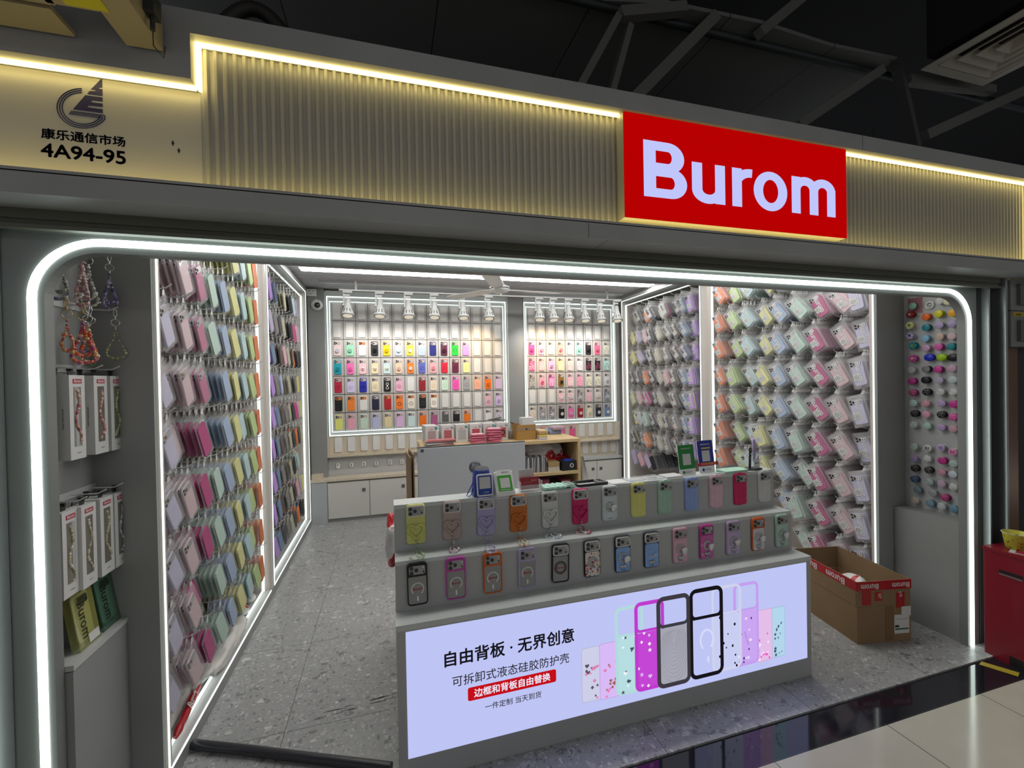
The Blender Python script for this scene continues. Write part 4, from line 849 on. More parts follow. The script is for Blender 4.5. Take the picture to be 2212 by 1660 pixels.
    if kind in ('grip', 'floral', 'polka') or (kind == 'sky' and ec is None):
        M = Matrix.Translation((0, -.0112, -.016)) @ Matrix.Rotation(PI / 2, 4, 'X')
        g = MB(); g.lathe([(.012, 0), (.0245, 0), (.0245, .003), (.018, .004), (.012, .003), (.012, 0)], 28, 0, True, M, False); g.build('magnet_base', pmat('clear_grip', (.52, .53, .53), .2, alpha=.75), t)
        M2 = Matrix.Translation((.009, -.0145, -.019)) @ Matrix.Rotation(PI / 2 + .12, 4, 'X') @ Matrix.Rotation(.25, 4, 'Y')
        g = MB(); g.lathe([(0, 0), (.009, 0), (.011, .006), (.010, .012), (.0165, .0135), (.0168, .0165), (0, .017)], 24, 0, True, M2); g.build('grip', {'polka': POLKAG, 'floral': FLORAL}.get(kind, WHITEP), t)
    if kind in ('grip',) or kind == 'sky':
        g = MB(); g.tube([(-.017 + .034 * k / 8, -.0125, -.055 + .004 * math.sin(k * 2.3)) for k in range(9)], [.003, .006, .008, .006, .005, .008, .007, .005, .003], 8); g.cyl((0, -.012, -.05), (0, -.0125, -.066), .003, 8); g.build('glitter_relief', pmat('silver_relief', (.52, .53, .55), .25, .6), t)
    if kind == 'sky' and ec is not None:
        A = [math.radians(d) for d in range(200, 342, 10)]
        g = MB(); g.tube([(.021 * math.cos(k), -.0135, -.008 + .021 * math.sin(k)) for k in A], .0026, 8); g.ball((-.009, -.0135, -.004), .004); g.build('ring_holder', CHROME, t)
    return t
def patt(name, base, dots, scale, thr, obj=False):
    m = pmat(name, base, .35); N, L, b = nodes(m); tc = N.new('ShaderNodeTexCoord'); cur = None
    for c, sc_, th in zip(dots, scale, thr):
        v = N.new('ShaderNodeTexVoronoi'); v.inputs['Scale'].default_value = sc_; L.new(tc.outputs['Object'], v.inputs['Vector'])
        ls = N.new('ShaderNodeMath'); ls.operation = 'LESS_THAN'; ls.inputs[1].default_value = th; L.new(v.outputs['Distance'], ls.inputs[0])
        x = N.new('ShaderNodeMix'); x.data_type = 'RGBA'; L.new(ls.outputs[0], x.inputs[0]); x.inputs[7].default_value = (*c, 1)
        if cur is not None: L.new(cur, x.inputs[6])
        elif obj: oi = N.new('ShaderNodeObjectInfo'); L.new(oi.outputs['Color'], x.inputs[6])
        else: x.inputs[6].default_value = (*base, 1)
        cur = x.outputs[2]
    L.new(cur, b.inputs['Base Color']); return m
SKYP = patt('sky_print', (.24, .40, .75), [(.30, .50, .82)], [30], [.3]); FLORAL = patt('floral_print', (.72, .70, .66), [(.45, .02, .04), (.12, .22, .55), (.70, .55, .15), (.75, .40, .45)], [70, 85, 95, 110], [.36, .30, .27, .24])
POLKA = patt('polka_print', (.55, .63, .63), [(.02, .02, .02)], [95], [.14]); POLKAG = patt('polka_grip', (.78, .78, .76), [(.02, .02, .02)], [150], [.24]); SWIRL = patt('swirl_print', (.5, .5, .5), [(.50, .50, .52)], [38], [.22], True)
UP = [('heart', (205, 205, 120), 'yellow green'), ('heart', (178, 158, 150), 'taupe'), ('heart', (170, 162, 200), 'lilac'), ('heart', (196, 108, 30), 'orange'), ('heart', (200, 200, 198), 'white'), ('heart', (196, 30, 100), 'magenta'), ('polka', (200, 204, 206), 'pale grey polka dot'),
      ('puffy', (214, 212, 122), 'yellow quilted'), ('puffy', (160, 190, 172), 'mint quilted'), ('puffy', (140, 162, 214), 'blue quilted'), ('puffy', (214, 176, 190), 'pale pink quilted'), ('puffy', (200, 30, 92), 'hot pink quilted'), ('puffy', (200, 200, 198), 'white quilted')]
for k, ((kd, rgb, nm), x) in enumerate(zip(UP, (.099, .25, .399, .547, .697, .847, 1.0, 1.156, 1.306, 1.461, 1.61, 1.762, 1.92))):
    ext = ' with a heart ring and bead charm' if kd == 'heart' else ' with a spotted grip' if kd == 'polka' else ''
    phone(kd, s2l(*rgb), x, .906, 1.846, '%s phone case%s on the upper counter riser' % (nm, ext), a=rnd.uniform(-.012, .02))
LOW = [('clear', (26, 26, 28), 'black edged clear', None), ('clear', (190, 70, 165), 'magenta edged clear', None), ('clear', (208, 98, 30), 'orange edged clear', None), ('clear', (178, 168, 204), 'lilac edged clear', None), ('ring', (34, 34, 48), 'dark navy clear case with a dark ring, a', None), ('floral', (30, 30, 40), 'black floral print', None),
       ('sky', (34, 38, 58), 'dark blue sky print grip', None), ('sky', (34, 38, 58), 'dark blue sky print ring', (.3, .5, .8)), ('grip', (208, 164, 178), 'pale pink grip', (212, 170, 186)), ('grip', (196, 62, 150), 'magenta grip', (200, 100, 168)), ('grip', (184, 164, 196), 'lilac grip', (186, 166, 204)), ('grip', (208, 96, 30), 'orange edged white grip', (205, 200, 205)), ('grip', (170, 196, 180), 'mint grip', (172, 200, 186))]
for k, ((kd, rgb, nm, ec), x) in enumerate(zip(LOW, (.095, .248, .401, .552, .703, .855, 1.007, 1.157, 1.313, 1.463, 1.619, 1.773, 1.923))):
    if ec and kd == 'grip': ec = s2l(*ec)
    phone(kd, s2l(*rgb), x, .701, 1.748, '%s phone case on the lower counter riser' % nm, ec, a=rnd.uniform(-.012, .025))
# bead charms hanging from the heart rings
def charm(x, z, y, cols, label, spread, ln, loops=2, seed=0):
    R = random.Random(seed); t = thing('bead_charm', label, 'charm', (x, y, z), group='bead charms on the heart rings')
    g = MB(); g.tube([(.006 * math.cos(2 * PI * k / 12), 0, -.006 + .006 * math.sin(2 * PI * k / 12)) for k in range(12)], .0009, 5, 0, True); g.cyl((0, 0, -.011), (0, 0, -.018), .0018, 6); g.build('clasp', CHROME, t)
    for li in range(loops):
        g = MB(); n = 26; sw = 1.5 * spread * (1 - .45 * li); of = (li - .5) * spread * .5
        for k in range(n):
            q_ = k / (n - 1); s = math.sin(q_ * PI); xx = of * s + sw * math.sin(q_ * 2 * PI) * .5 * (s + .2); zz = -.018 - 1.8 * ln * (1 - .12 * li) * s
            r_ = 1.35 * R.choice((.0019, .0022, .0026, .0042 if .25 < q_ < .75 else .0024)); ex = max(0, .800 - (z + zz)); g.ball((xx, R.uniform(-.002, .002) - ex, zz + ex), r_, R.randrange(len(cols)), 7, 5)
        g.build('bead_strand', [pmat('bead_%d_%d_%d' % c, s2l(*c), .12, coat=.6) for c in cols], t)
    return t
for k, (x, cols, nm, sp, ln) in enumerate(((.099 + .004, [(150, 175, 120), (210, 215, 190), (180, 200, 160)], 'green and pearl', .035, .072), (.254, [(210, 175, 190), (225, 215, 215), (190, 150, 170)], 'pink and pearl', .024, .055), (.399, [(150, 140, 185), (205, 205, 220), (190, 180, 205)], 'lilac and clear', .03, .09),
        (.549, [(200, 110, 60), (225, 200, 140), (215, 215, 205)], 'orange and gold', .026, .074), (.699, [(205, 215, 220), (225, 228, 230), (175, 190, 205)], 'clear and pearl', .048, .052), (.849, [(190, 50, 70), (230, 160, 185), (225, 215, 220)], 'red and pink', .046, .048))):
    charm(x, .850, 1.8305, cols, '%s bead charm dangling from a heart ring phone case' % nm, sp, ln, 2, k)
# ================================================================ signs on the fascia
LETW = emat('letter_light', s2l(192, 198, 250), 1.0); REDL = emat('red_light', s2l(182, 0, 2), 1.0)
t = thing('shop_sign', 'red lit sign box with pale Burom lettering on the fluted fascia', 'sign', (1.3905, 1.405, 2.282))
MB().box(-.5435, .5435, .004, .066, -.1925, .1925).build('sign_box', pmat('cream_metal', (.46, .44, .38), .4), t)
f = MB().box(-.5435, .5435, 0, .004, -.1925, .1925).build('face', REDL, t); f['label'] = 'glowing red face'
def fit_text(name, s, bold, x0, x1, z0, z1, y, parent, mat, extrude=0.0, hv=0.0):
    """letters stretched to a measured box (cap height and width)"""
    me = text_mesh(s, 1.0, bold, extrude, mat, res=6).copy(); xs = [v.co.x for v in me.vertices]; zs = [v.co.z for v in me.vertices]
    a, b, c, d = min(xs), max(xs), min(zs), max(zs); sx = (x1 - x0) / (b - a); sz = (z1 - z0) / (d - c)
    me.transform(Matrix(((sx, 0, 0, x0 - a * sx), (0, 1, 0, y), (0, 0, sz, z0 - c * sz), (0, 0, 0, 1)))); return link(name, heavy(me, hv) if hv else me, parent)
fit_text('lettering', 'Burom', 0, .926 - 1.3905, 1.868 - 1.3905, 2.169 - 2.282, 2.382 - 2.282, -.0015, f, LETW)
t = thing('market_sign', 'cream market sign with navy sailboat emblem, Chinese name and 4A94-95', 'sign', (-1.45, 1.465, 2.19))
MB().box(-.95, .942, -.001, .02, -.14, .165).build('panel', pmat('cream_panel', (.50, .48, .43), .4), t)
O_ = Vector((-1.45, 1.4635, 2.19))
def mk(u, v): p = PY(u / 4.608, v / 4.608, 1.4635); return (p.x - O_.x, p.z - O_.z)
g = MB()
for poly in ([(1015, 780), (1018, 872), (985, 872), (985, 884), (1019, 888), (1020, 955), (870, 935), (893, 906), (950, 908), (950, 895), (905, 890)],
             [(850, 948), (1020, 970), (1021, 1010), (915, 998), (905, 1018), (1021, 1032), (1021, 1065), (880, 1050), (870, 1068), (1022, 1088), (1022, 1126), (728, 1088)]):
    P = [mk(*p) for p in poly]; g.loops([[(a, -.0020, c) for a, c in P], [(a, -.0012, c) for a, c in P]])
for s_, e_, h_ in ((1.0, (1042, 1150), (705, 1106)), (.90, (1012, 1160), (695, 1119)), (.80, (978, 1172), (685, 1133))):
    cx, cy, rx, ry = 822, 1079, 254 * s_, 197 * s_
    A = [(cx + rx * math.cos(math.radians(d)) + (0), cy - ry * math.sin(math.radians(d)) + 12 * math.cos(math.radians(d))) for d in range(92, 333, 8)] + [e_, h_]
    P3 = [(a, -.0018, c) for a, c in (mk(*p) for p in A)]; r_ = .0012
    for p, q_ in zip(P3, P3[1:]): g.cyl(p, q_, r_, 5)
g.build('emblem', NAVY, t)
a, b = mk(411, 1367), mk(1246, 1449)
fit_text('lettering', '康乐通信市场', .0, a[0], b[0], (a[1] + b[1]) / 2 - .003, (a[1] + b[1]) / 2 + .0245, -.0016, t, NAVY, hv=.0007)
a, b = mk(411, 1540), mk(1250, 1645)
fit_text('lettering', '4A94-95', .0, a[0], b[0], (a[1] + b[1]) / 2 - .001, (a[1] + b[1]) / 2 + .0345, -.0016, t, NAVY, hv=.0011)
g = MB()
for u, v in ((1720, 1425), (1780, 1500)):
    c = mk(u, v); g.loops([[(c[0] + a, -.0018, c[1] + b) for a, b in ((0, .0085), (.0035, 0), (0, -.0085), (-.0035, 0))], [(c[0] + a, -.001, c[1] + b) for a, b in ((0, .0085), (.0035, 0), (0, -.0085), (-.0035, 0))]])
g.build('diamond_mark', BLACK, t)
# ================================================================ niche beside the bay: hooks, straps, boxes
t = thing('niche_cabinet', 'low grey cabinet in the niche under the hanging strap boxes', 'cabinet', (-.97, 1.604, 0))
MB().box(-.041, .044, 0, .280, 0, .648).build('body', GREY, t); MB().box(-.041, .046, 0, .281, .651, .668).build('top', GREYL, t)
YC = (1.665, 1.76, 1.855)
t = thing('hook_rack', 'thin white display hooks on the grey niche wall beside the entrance', 'hook', (-1.012, 1.76, 1.0))
for z in (1.97, 1.775, 1.565, 1.15):
    for y in YC:
        g = MB(); g.tube([(0, y - 1.76, z - 1.0), (.075, y - 1.76, z - 1.002), (.098, y - 1.76, z - .99)], .0022, 6); g.build('hook', WIRE, t)
    MB().box(.0005, .004, -.13, .125, z - 1.012, z - .988).build('back_bar', GREYL, t)
def strap(x, y, z, cols, label, ln, wd, metal=True, loops=1, seed=0, big=.3):
    R = random.Random(seed); t = thing('bead_strap', label, 'strap', (x, y, z), (0, 0, rnd.uniform(.3, .9)), 'bead phone straps on the niche hooks')
    g = MB(); L_ = .012
    g.tube([(.005 * math.cos(q), 0, -.008 + .013 * math.sin(q)) for q in [2 * PI * k / 14 for k in range(14)]], .0013, 5, 0, True); g.cyl((0, 0, -.02), (0, 0, -.03), .003, 7)
    g.tube([(.012 * math.cos(q), .001, -.042 + .012 * math.sin(q)) for q in [2 * PI * k / 16 for k in range(16)]], .0011, 5, 0, True); g.cyl((0, 0, -.054), (0, 0, -.064), .0022, 6); g.build('clasp', CHROME if metal else pmat('gold', (.5, .33, .12), .25, 1.0), t)
    mats = [pmat('bead_%d_%d_%d' % c, s2l(*c), .12, coat=.6) for c in cols]
    for li in range(loops):
        g = MB(); n = int(34 + ln * 60)
        for k in range(n):
            q = k / n; s = math.sin(q * PI); w_ = wd * (1 - .3 * li)
            xx = w_ * math.sin(2 * PI * q) * .62 * (s ** .6); zz = -.064 - ln * (1 - .18 * li) * s ** .8
            rb = R.choice((.0030, .0034, .0038)); mi = R.randrange(len(cols))
            if R.random() < big: rb *= R.uniform(1.4, 2.0)
            g.ball((xx, R.uniform(-.004, .004) + li * .006, zz), rb, mi, 8, 6, R.uniform(.8, 1.1))
        g.build('bead_loop', mats, t)
    return t
strap(-.935, 1.855, 1.966, [(120, 105, 160), (165, 160, 185), (90, 85, 130)], 'lilac bead strap hanging from the end of the top back hook', .125, .035, seed=1, loops=2)
strap(-.955, 1.78, 1.968, [(190, 190, 180), (150, 150, 140), (215, 215, 205)], 'clear and silver bead strap in the middle of the top hooks', .13, .04, seed=2, loops=2, big=.4)
strap(-.93, 1.70, 1.966, [(190, 150, 150), (210, 195, 180), (160, 120, 125)], 'rosy pearl bead strap at the front of the top hooks', .14, .03, seed=3, loops=3, big=.4)
strap(-.955, 1.64, 1.966, [(130, 130, 120), (170, 168, 150), (110, 105, 140)], 'grey pearl bead strap partly behind the portal edge', .13, .04, seed=4, loops=2)
strap(-.925, 1.86, 1.772, [(150, 160, 110), (185, 190, 150), (120, 130, 85)], 'single green pearl bead strap in a wide loop, hanging free', .105, .05, seed=5, big=.1)
strap(-.965, 1.80, 1.772, [(115, 120, 85), (150, 150, 115), (95, 95, 75)], 'dull green bead strap behind the orange ones', .13, .02, seed=6, big=.1)
strap(-.93, 1.70, 1.77, [(215, 95, 50), (190, 60, 75), (225, 180, 120), (150, 80, 130)], 'orange and red bead strap with chunky beads', .125, .055, False, seed=7, big=.6, loops=2)
strap(-.945, 1.75, 1.77, [(205, 120, 90), (215, 195, 160), (170, 110, 130), (225, 90, 40)], 'peach and gold bead strap beside the chunky orange one', .12, .04, seed=8, big=.5, loops=2)
strap(-.94, 1.645, 1.77, [(210, 110, 60), (200, 150, 110), (165, 60, 60)], 'slim orange bead strap next to the portal edge', .09, .025, False, seed=9, big=.3)
CARD = pmat('white_card', (.62, .62, .61), .45); WIN = pmat('window_dark', (.16, .145, .12), .15, coat=.6)
def strap_box(y, z, x, cols, label, rz=0.0, seed=0, text=True):
    """hanging retail box; its window faces +X, its printed side faces the aisle"""
    R = random.Random(seed); t = thing('strap_box', label, 'box', (x, y, z), (0, 0, rz), 'white bead strap boxes in the niche')
    MB().box(-.036, 0, 0, .070, -.262, 0).build('carton', CARD, t)
    g = MB(); g.box(-.0185, -.0165, .025, .045, 0, .018).box(-.024, -.011, .031, .039, .014, .024); g.build('hang_tab', BLACK, t)
    wn = MB().box(-.0005, .0006, .018, .052, -.222, -.036).build('window', WIN, t)
    g = MB(); n = 30
    for k in range(n):
        if cols is None: break
        q = k / n; g.ball((.0012, .035 + .011 * math.sin(q * 9 + seed) * (.4 + q), -.05 - .165 * q), R.uniform(.0024, .0055), R.randrange(len(cols)), 7, 5)
    g.build('beads', [pmat('bead_%d_%d_%d' % c, s2l(*c), .15, coat=.5) for c in cols], wn)
    MB().box(0, .0007, .016, .056, -.026, -.012).build('red_tag', pmat('tag_red', (.46, .03, .06), .5), t)
    o = link('lettering', text_mesh('Burom', .012, .02, 0, pmat('tag_white', (.75, .74, .74), .5), width=.03), t); o.location = (.0012, .036, -.0225); o.rotation_euler = (0, 0, PI / 2)
    if text:
        o = link('lettering', text_mesh('SHOW YOUR COLORS', .0075, .015, 0, INK, width=.062), t); o.location = (-.015, -.0006, -.135); o.rotation_euler = (0, -PI / 2, 0)
    o = link('lettering', text_mesh('手机挂绳', .008, .01, 0, INK, width=.018), t); o.location = (.0008, .036, -.244); o.rotation_euler = (0, 0, PI / 2)
    return t
PINKB = [(205, 150, 140), (225, 190, 175), (185, 100, 120)]; PEARL = [(190, 180, 150), (170, 160, 125), (205, 200, 185)]; GREENB = [(140, 150, 95), (165, 175, 130)]; LIL = [(150, 145, 165), (120, 110, 150), (190, 190, 195)]
ub = [(1.645, -.935, PINKB, 'strap box with pink beads, upper row, nearest the portal'), (1.76, -.935, PINKB, 'strap box with pink bow strap, upper row, middle'), (1.845, -.933, GREENB, 'strap box with a green pearl chain, upper row, nearest the display bay')]
for k, (y, x, c, lab) in enumerate(ub): strap_box(y - .008, 1.541, x, c, lab, 0, k)
lb = [(1.683, -.935, PEARL, 'strap box with gold pearl strap, lower row, nearest the portal'), (1.775, -.935, PEARL, 'strap box with white pearl strap, lower row, middle'), (1.85, -.933, LIL, 'strap box with lilac bead strap, lower row, nearest the display bay')]
for k, (y, x, c, lab) in enumerate(lb): strap_box(y - .008, 1.126, x, c, lab, 0, k + 5)
strap_box(1.608, 1.126, -.945, PEARL, 'strap box mostly hidden by the portal edge, lower row', 0, 12)
for k, (y, z) in enumerate(((1.637, 1.541), (1.752, 1.541), (1.767, 1.126))):
    strap_box(y, z, -.9735, PEARL, ('white strap box behind the pink bead one, upper row', 'white strap box behind the pink bow one, upper row', 'white strap box behind the white pearl one, lower row')[k], 0, 20 + k, False)
def pack(y, lab, col, rgb, w_, tw, lean):
    t = thing('phone_case_pack', lab, 'phone case', (-.945, y, .6695), (0, lean, 0), 'clear phone case packs on the niche cabinet')
    MB().box(-.022, 0, 0, w_, 0, .185).build('plastic_box', pmat('tint_%s' % col, s2l(*rgb), .15, alpha=.55, coat=.5), t)
    g = MB(); g.rslab(w_ - .025, .15, .014, .006, .001, 5); o = g.build('case', pmat('case_%s' % col, s2l(*[min(255, c + 60) for c in rgb]), .4), t); o.rotation_euler = (0, 0, PI / 2); o.location = (-.012, w_ / 2, .095)
    g = MB(); g.rslab(.05, .028, .008, .004, .001, 4); o2 = g.build('camera_plate', LENS, t); o2.rotation_euler = (0, 0, PI / 2); o2.location = (-.004, w_ / 2, .15)
    o = link('lettering', text_mesh('Burom', .03, .02, 0, pmat('ink_%s' % col, s2l(*[c * .35 for c in rgb]), .5), width=.12), t); o.location = (.0008, .022, .09); o.rotation_euler = (0, PI / 2, PI / 2)
    return t
pack(1.79, 'green clear pack with a mint phone case leaning on the niche cabinet', 'green', (75, 115, 92), .105, .02, -.16)
t = pack(1.672, 'yellow clear pack with a lemon phone case leaning on the niche cabinet', 'lemon', (165, 165, 90), .1, .02, -.14)
g = MB(); g.box(.0008, .0014, .045, .095, .006, .034); g.build('price_label', pmat('label_paper', (.66, .66, .64), .6), t)
# ================================================================ grip board on the other side
t = thing('niche_cabinet', 'low grey cabinet beneath the board of round phone grips', 'cabinet', (3.065, 1.604, 0))
MB().box(-.055, .055, 0, .318, 0, .668).build('body', GREY, t)
PLAIN = [((1195, 295), 'ring', (205, 205, 200), 'white'), ((1275, 268), 'c', (200, 198, 192), 'white'), ((1326, 272), 'c', (205, 205, 170), 'cream'),
 ((1085, 355), 'f', (140, 12, 22), 'dark red'), ((1185, 370), 'c', (220, 98, 25), 'orange'), ((1265, 350), 'c', (205, 200, 20), 'yellow'), ((1357, 345), 'c', (225, 165, 10), 'amber'),
 ((1080, 425), 'f', (215, 215, 150), 'cream'), ((1185, 438), 'c', (25, 120, 135), 'teal'), ((1270, 425), 'c', (165, 150, 185), 'lilac'), ((1352, 415), 'c', (165, 152, 188), 'lilac'),
 ((1082, 490), 'f', (185, 172, 205), 'lilac'), ((1180, 508), 'c', (130, 175, 205), 'light blue'), ((1272, 498), 'c', (190, 170, 155), 'beige'), ((1350, 495), 'c', (200, 170, 178), 'pale pink'),
 ((1100, 555), 'f', (25, 135, 140), 'teal'), ((1185, 570), 'c', (190, 150, 180), 'mauve'), ((1265, 562), 'c', (200, 85, 155), 'pink'), ((1345, 560), 'c', (15, 120, 130), 'teal'),
 ((1100, 637), 'f', (190, 75, 145), 'pink'), ((1205, 630), 'd', (25, 45, 190), 'royal blue'), ((1285, 630), 'd', (150, 190, 20), 'lime'), ((1357, 630), 'd', (20, 20, 26), 'black'),
 ((1093, 710), 's', (165, 165, 170), 'white striped'), ((1185, 705), 's', (25, 25, 30), 'black striped'), ((1262, 707), 'c', (185, 55, 140), 'magenta'), ((1352, 703), 's', (195, 130, 165), 'pink striped'),
 ((1095, 782), 'c', (175, 50, 130), 'magenta'), ((1180, 775), 'c', (22, 22, 28), 'black'), ((1270, 778), 's', (160, 140, 180), 'lilac striped'), ((1357, 773), 's', (175, 200, 195), 'mint striped'),
 ((1100, 855), 'p', (160, 60, 110), 'magenta printed'), ((1187, 852), 'p', (28, 28, 34), 'black printed'), ((1278, 852), 'q', (190, 190, 188), 'white printed'), ((1360, 852), 'q', (190, 195, 190), 'white printed'),
 ((1105, 922), 'q', (170, 195, 195), 'mint spotted'), ((1185, 925), 'q', (205, 150, 165), 'pink spotted'), ((1283, 925), 'q', (170, 150, 190), 'lilac spotted'), ((1360, 930), 'c', (190, 50, 140), 'magenta'),
 ((1110, 990), 'p', (22, 22, 28), 'black spotted'), ((1187, 995), 'p', (210, 150, 175), 'pink dotted'), ((1282, 997), 'p', (24, 24, 30), 'black dotted'), ((1358, 1012), 'p', (205, 75, 150), 'hot pink dotted'),
 ((1105, 1060), 'q', (180, 190, 190), 'white spotted'), ((1192, 1068), 'c', (165, 195, 185), 'mint'), ((1283, 1078), 'p', (170, 145, 190), 'lilac'), ((1358, 1088), 'c', (190, 150, 165), 'dusty pink'),
 ((1108, 1202), 'c', (165, 185, 172), 'pale green'), ((1195, 1213), 't', (200, 200, 198), 'white'), ((1280, 1208), 'u', (190, 175, 205), 'lilac'), ((1357, 1237), 'v', (205, 150, 180), 'pink'),
 ((1108, 1278), 'p', (150, 130, 170), 'lilac dotted'), ((1193, 1278), 'q', (200, 200, 200), 'white dotted'), ((1288, 1292), 'c', (185, 50, 130), 'magenta'), ((1360, 1312), 'c', (165, 185, 178), 'mint'),
 ((1112, 1340), 'p', (35, 25, 18), 'dark brown'), ((1200, 1352), 'p', (45, 35, 40), 'dark checked'), ((1285, 1367), 'q', (190, 140, 160), 'pink checked'), ((1357, 1380), 'c', (185, 195, 205), 'pale blue'),
 ((1110, 1410), 'p', (50, 75, 105), 'blue patterned'), ((1208, 1428), 'q', (160, 175, 175), 'grey checked'), ((1285, 1440), 'c', (185, 160, 180), 'mauve'), ((1360, 1460), 'q', (195, 195, 195), 'white printed'),
 ((1130, 1480), 'c', (110, 130, 140), 'clear blue'), ((1228, 1497), 'c', (150, 155, 155), 'clear'), ((1305, 1528), 'p', (165, 50, 110), 'magenta'),
 ((1115, 1545), 'q', (190, 180, 165), 'white and tan'), ((1210, 1565), 'q', (120, 150, 165), 'blue printed'), ((1285, 1585), 'q', (185, 190, 195), 'white printed'), ((1362, 1602), 'c', (100, 140, 160), 'dull blue')]
RZ = Matrix.Rotation(-PI / 2, 4, 'Z')
def lm(prof, n=20, mat=None, nm='cap', sx=1.0):
    g = MB(); g.lathe(prof, n, 0, True, RZ @ Matrix.Rotation(PI / 2, 4, 'X') @ Matrix.Diagonal((sx, 1, 1, 1))); return g.mesh(nm, mat)
GST = objcol('striped_grip', .45); N, L, b = nodes(GST); oi = [n for n in N if n.type == 'OBJECT_INFO'][0]; tc = N.new('ShaderNodeTexCoord'); sxx = N.new('ShaderNodeSeparateXYZ'); L.new(tc.outputs['Object'], sxx.inputs[0])
m1 = N.new('ShaderNodeMath'); m1.operation = 'PINGPONG'; L.new(sxx.outputs[2], m1.inputs[0]); m1.inputs[1].default_value = .003; m2 = N.new('ShaderNodeMath'); m2.operation = 'LESS_THAN'; L.new(m1.outputs[0], m2.inputs[0]); m2.inputs[1].default_value = .0012
xx = N.new('ShaderNodeMix'); xx.data_type = 'RGBA'; L.new(m2.outputs[0], xx.inputs[0]); L.new(oi.outputs['Color'], xx.inputs[6]); xx.inputs[7].default_value = (.45, .45, .47, 1); L.new(xx.outputs[2], b.inputs['Base Color'])
GPW = dotmat('grip_white_dots', (.62, .58, .60), 130, .24); GPD = dotmat('grip_dark_dots', (.06, .04, .05), 120, .22)
CP = [(0, .020), (.019, .020), (.021, .022), (.021, .026), (.019, .0275), (0, .0275)]; ST = [(.0165, .004), (.0165, .008), (.010, .012), (.014, .016), (.012, .021)]; BS = [(0, 0), (.020, 0), (.020, .004), (0, .004)]
MC = {k: lm(CP, 24, m) for k, m in (('c', CASE), ('s', GST), ('p', GPW), ('q', GPD), ('t', CASE), ('u', CASE), ('v', CASE))}
MC['d'] = lm([(0, .018), (.018, .019), (.022, .023), (.017, .028), (0, .030)], 24, CASE, 'cap', 1.25)
M_ST = lm(ST, 16, CASE, 'stem'); M_BS = lm(BS, 20, pmat('grip_base_pale', (.5, .5, .5), .4), 'base'); M_BSC = lm(BS, 20, CASE, 'base')
g = MB()
for k in range(6): a = 2 * PI * k / 6; g.ball((-.024, .0145 * math.cos(a), .0145 * math.sin(a)), .0098, 0, 10, 7)
g.ball((-.024, 0, 0), .010, 0, 10, 6); M_FL = g.mesh('petals', CASE); g = MB(); g.ball((-.030, 0, 0), .0075, 0, 10, 6); M_FC = g.mesh('flower_centre', CASE)
CEN = {'dark red': (200, 190, 175), 'cream': (95, 120, 60), 'lilac': (75, 65, 115), 'teal': (175, 170, 90), 'pink': (210, 190, 175)}
for k, ((u, v), kd, rgb, nm) in enumerate(PLAIN):
    p = PX(1600 + u / 2.964, 560 + v / 2.964, 3.119 - .026); col = s2l(*rgb)
    rw = min(range(18), key=lambda i: abs((268, 355, 425, 495, 560, 632, 706, 777, 853, 925, 995, 1070, 1210, 1285, 1355, 1430, 1495, 1570)[i] - v + (u - 1200) * .06))
    cl = ('hidden-edge', 'third', 'second', 'first')[0 if u > 1320 else 1 if u > 1240 else 2 if u > 1140 else 3]
    where = 'first column' if cl == 'first' else 'second column' if cl == 'second' else 'third column' if cl == 'third' else 'last column by the portal'
    kindn = 'flower grip' if kd == 'f' else 'bean-shaped grip' if kd == 'd' else 'ring holder' if kd == 'ring' else 'round grip'
    t = thing('phone_grip', '%s %s, %s, %s row down the grip board' % (nm, kindn, where, (ORD + ['sixteenth', 'seventeenth', 'eighteenth'])[rw]), 'phone grip', (3.1195, p.y, p.z), (0, 0, 0), 'phone grips on the pale board')
    dk = [c * .8 for c in col]
    if kd == 'ring':
        g = MB(); g.tube([(-.006, .019 * math.cos(q), .019 * math.sin(q)) for q in [2 * PI * i / 24 for i in range(24)]], .0042, 8, 0, True); g.build('ring', WHITEP, t)
        g = MB(); g.tube([(-.014, .010 * math.cos(q), -.004 + .010 * math.sin(q)) for q in [2 * PI * i / 18 for i in range(18)]], .0012, 6, 0, True); g.cyl((-.01, 0, -.012), (0, 0, -.016), .0025, 8); g.build('finger_loop', CHROME, t); continue
    clear = rgb[0] > 140 and min(rgb) > 125
    link('base', M_BS if clear else M_BSC, t, None, dk); link('stem', M_ST, t, None, dk)
    if kd == 'f': link('petals', M_FL, t, None, col); link('flower_centre', M_FC, t, None, s2l(*CEN[nm]))
    else: link('cap', MC[kd], t, None, col)
    if kd in 'tuv' and len(kd) == 1:
        o = link('lettering', text_mesh({'t': '财', 'u': '福', 'v': '财'}[kd], .024, .02, 0, pmat({'t': 'print_grey', 'u': 'print_lilac', 'v': 'print_pink'}[kd], {'t': (.18, .15, .19), 'u': (.25, .16, .38), 'v': (.55, .06, .28)}[kd], .5)), t); o.location = (-.0285, 0, -.009); o.rotation_euler = (0, 0, -PI / 2)
t = thing('grip_card', 'red packaging card with a mint round grip at the top of the board', 'card', (3.1195, 1.862, 1.905))
MB().box(-.003, 0, -.038, .038, -.045, .05).build('card', pmat('card_red', (.40, .05, .07), .5), t); MB().box(-.006, -.003, -.042, .042, -.049, .054).build('clear_pouch', SLV, t)
link('cap', MC['c'], t, None, s2l(120, 170, 150))
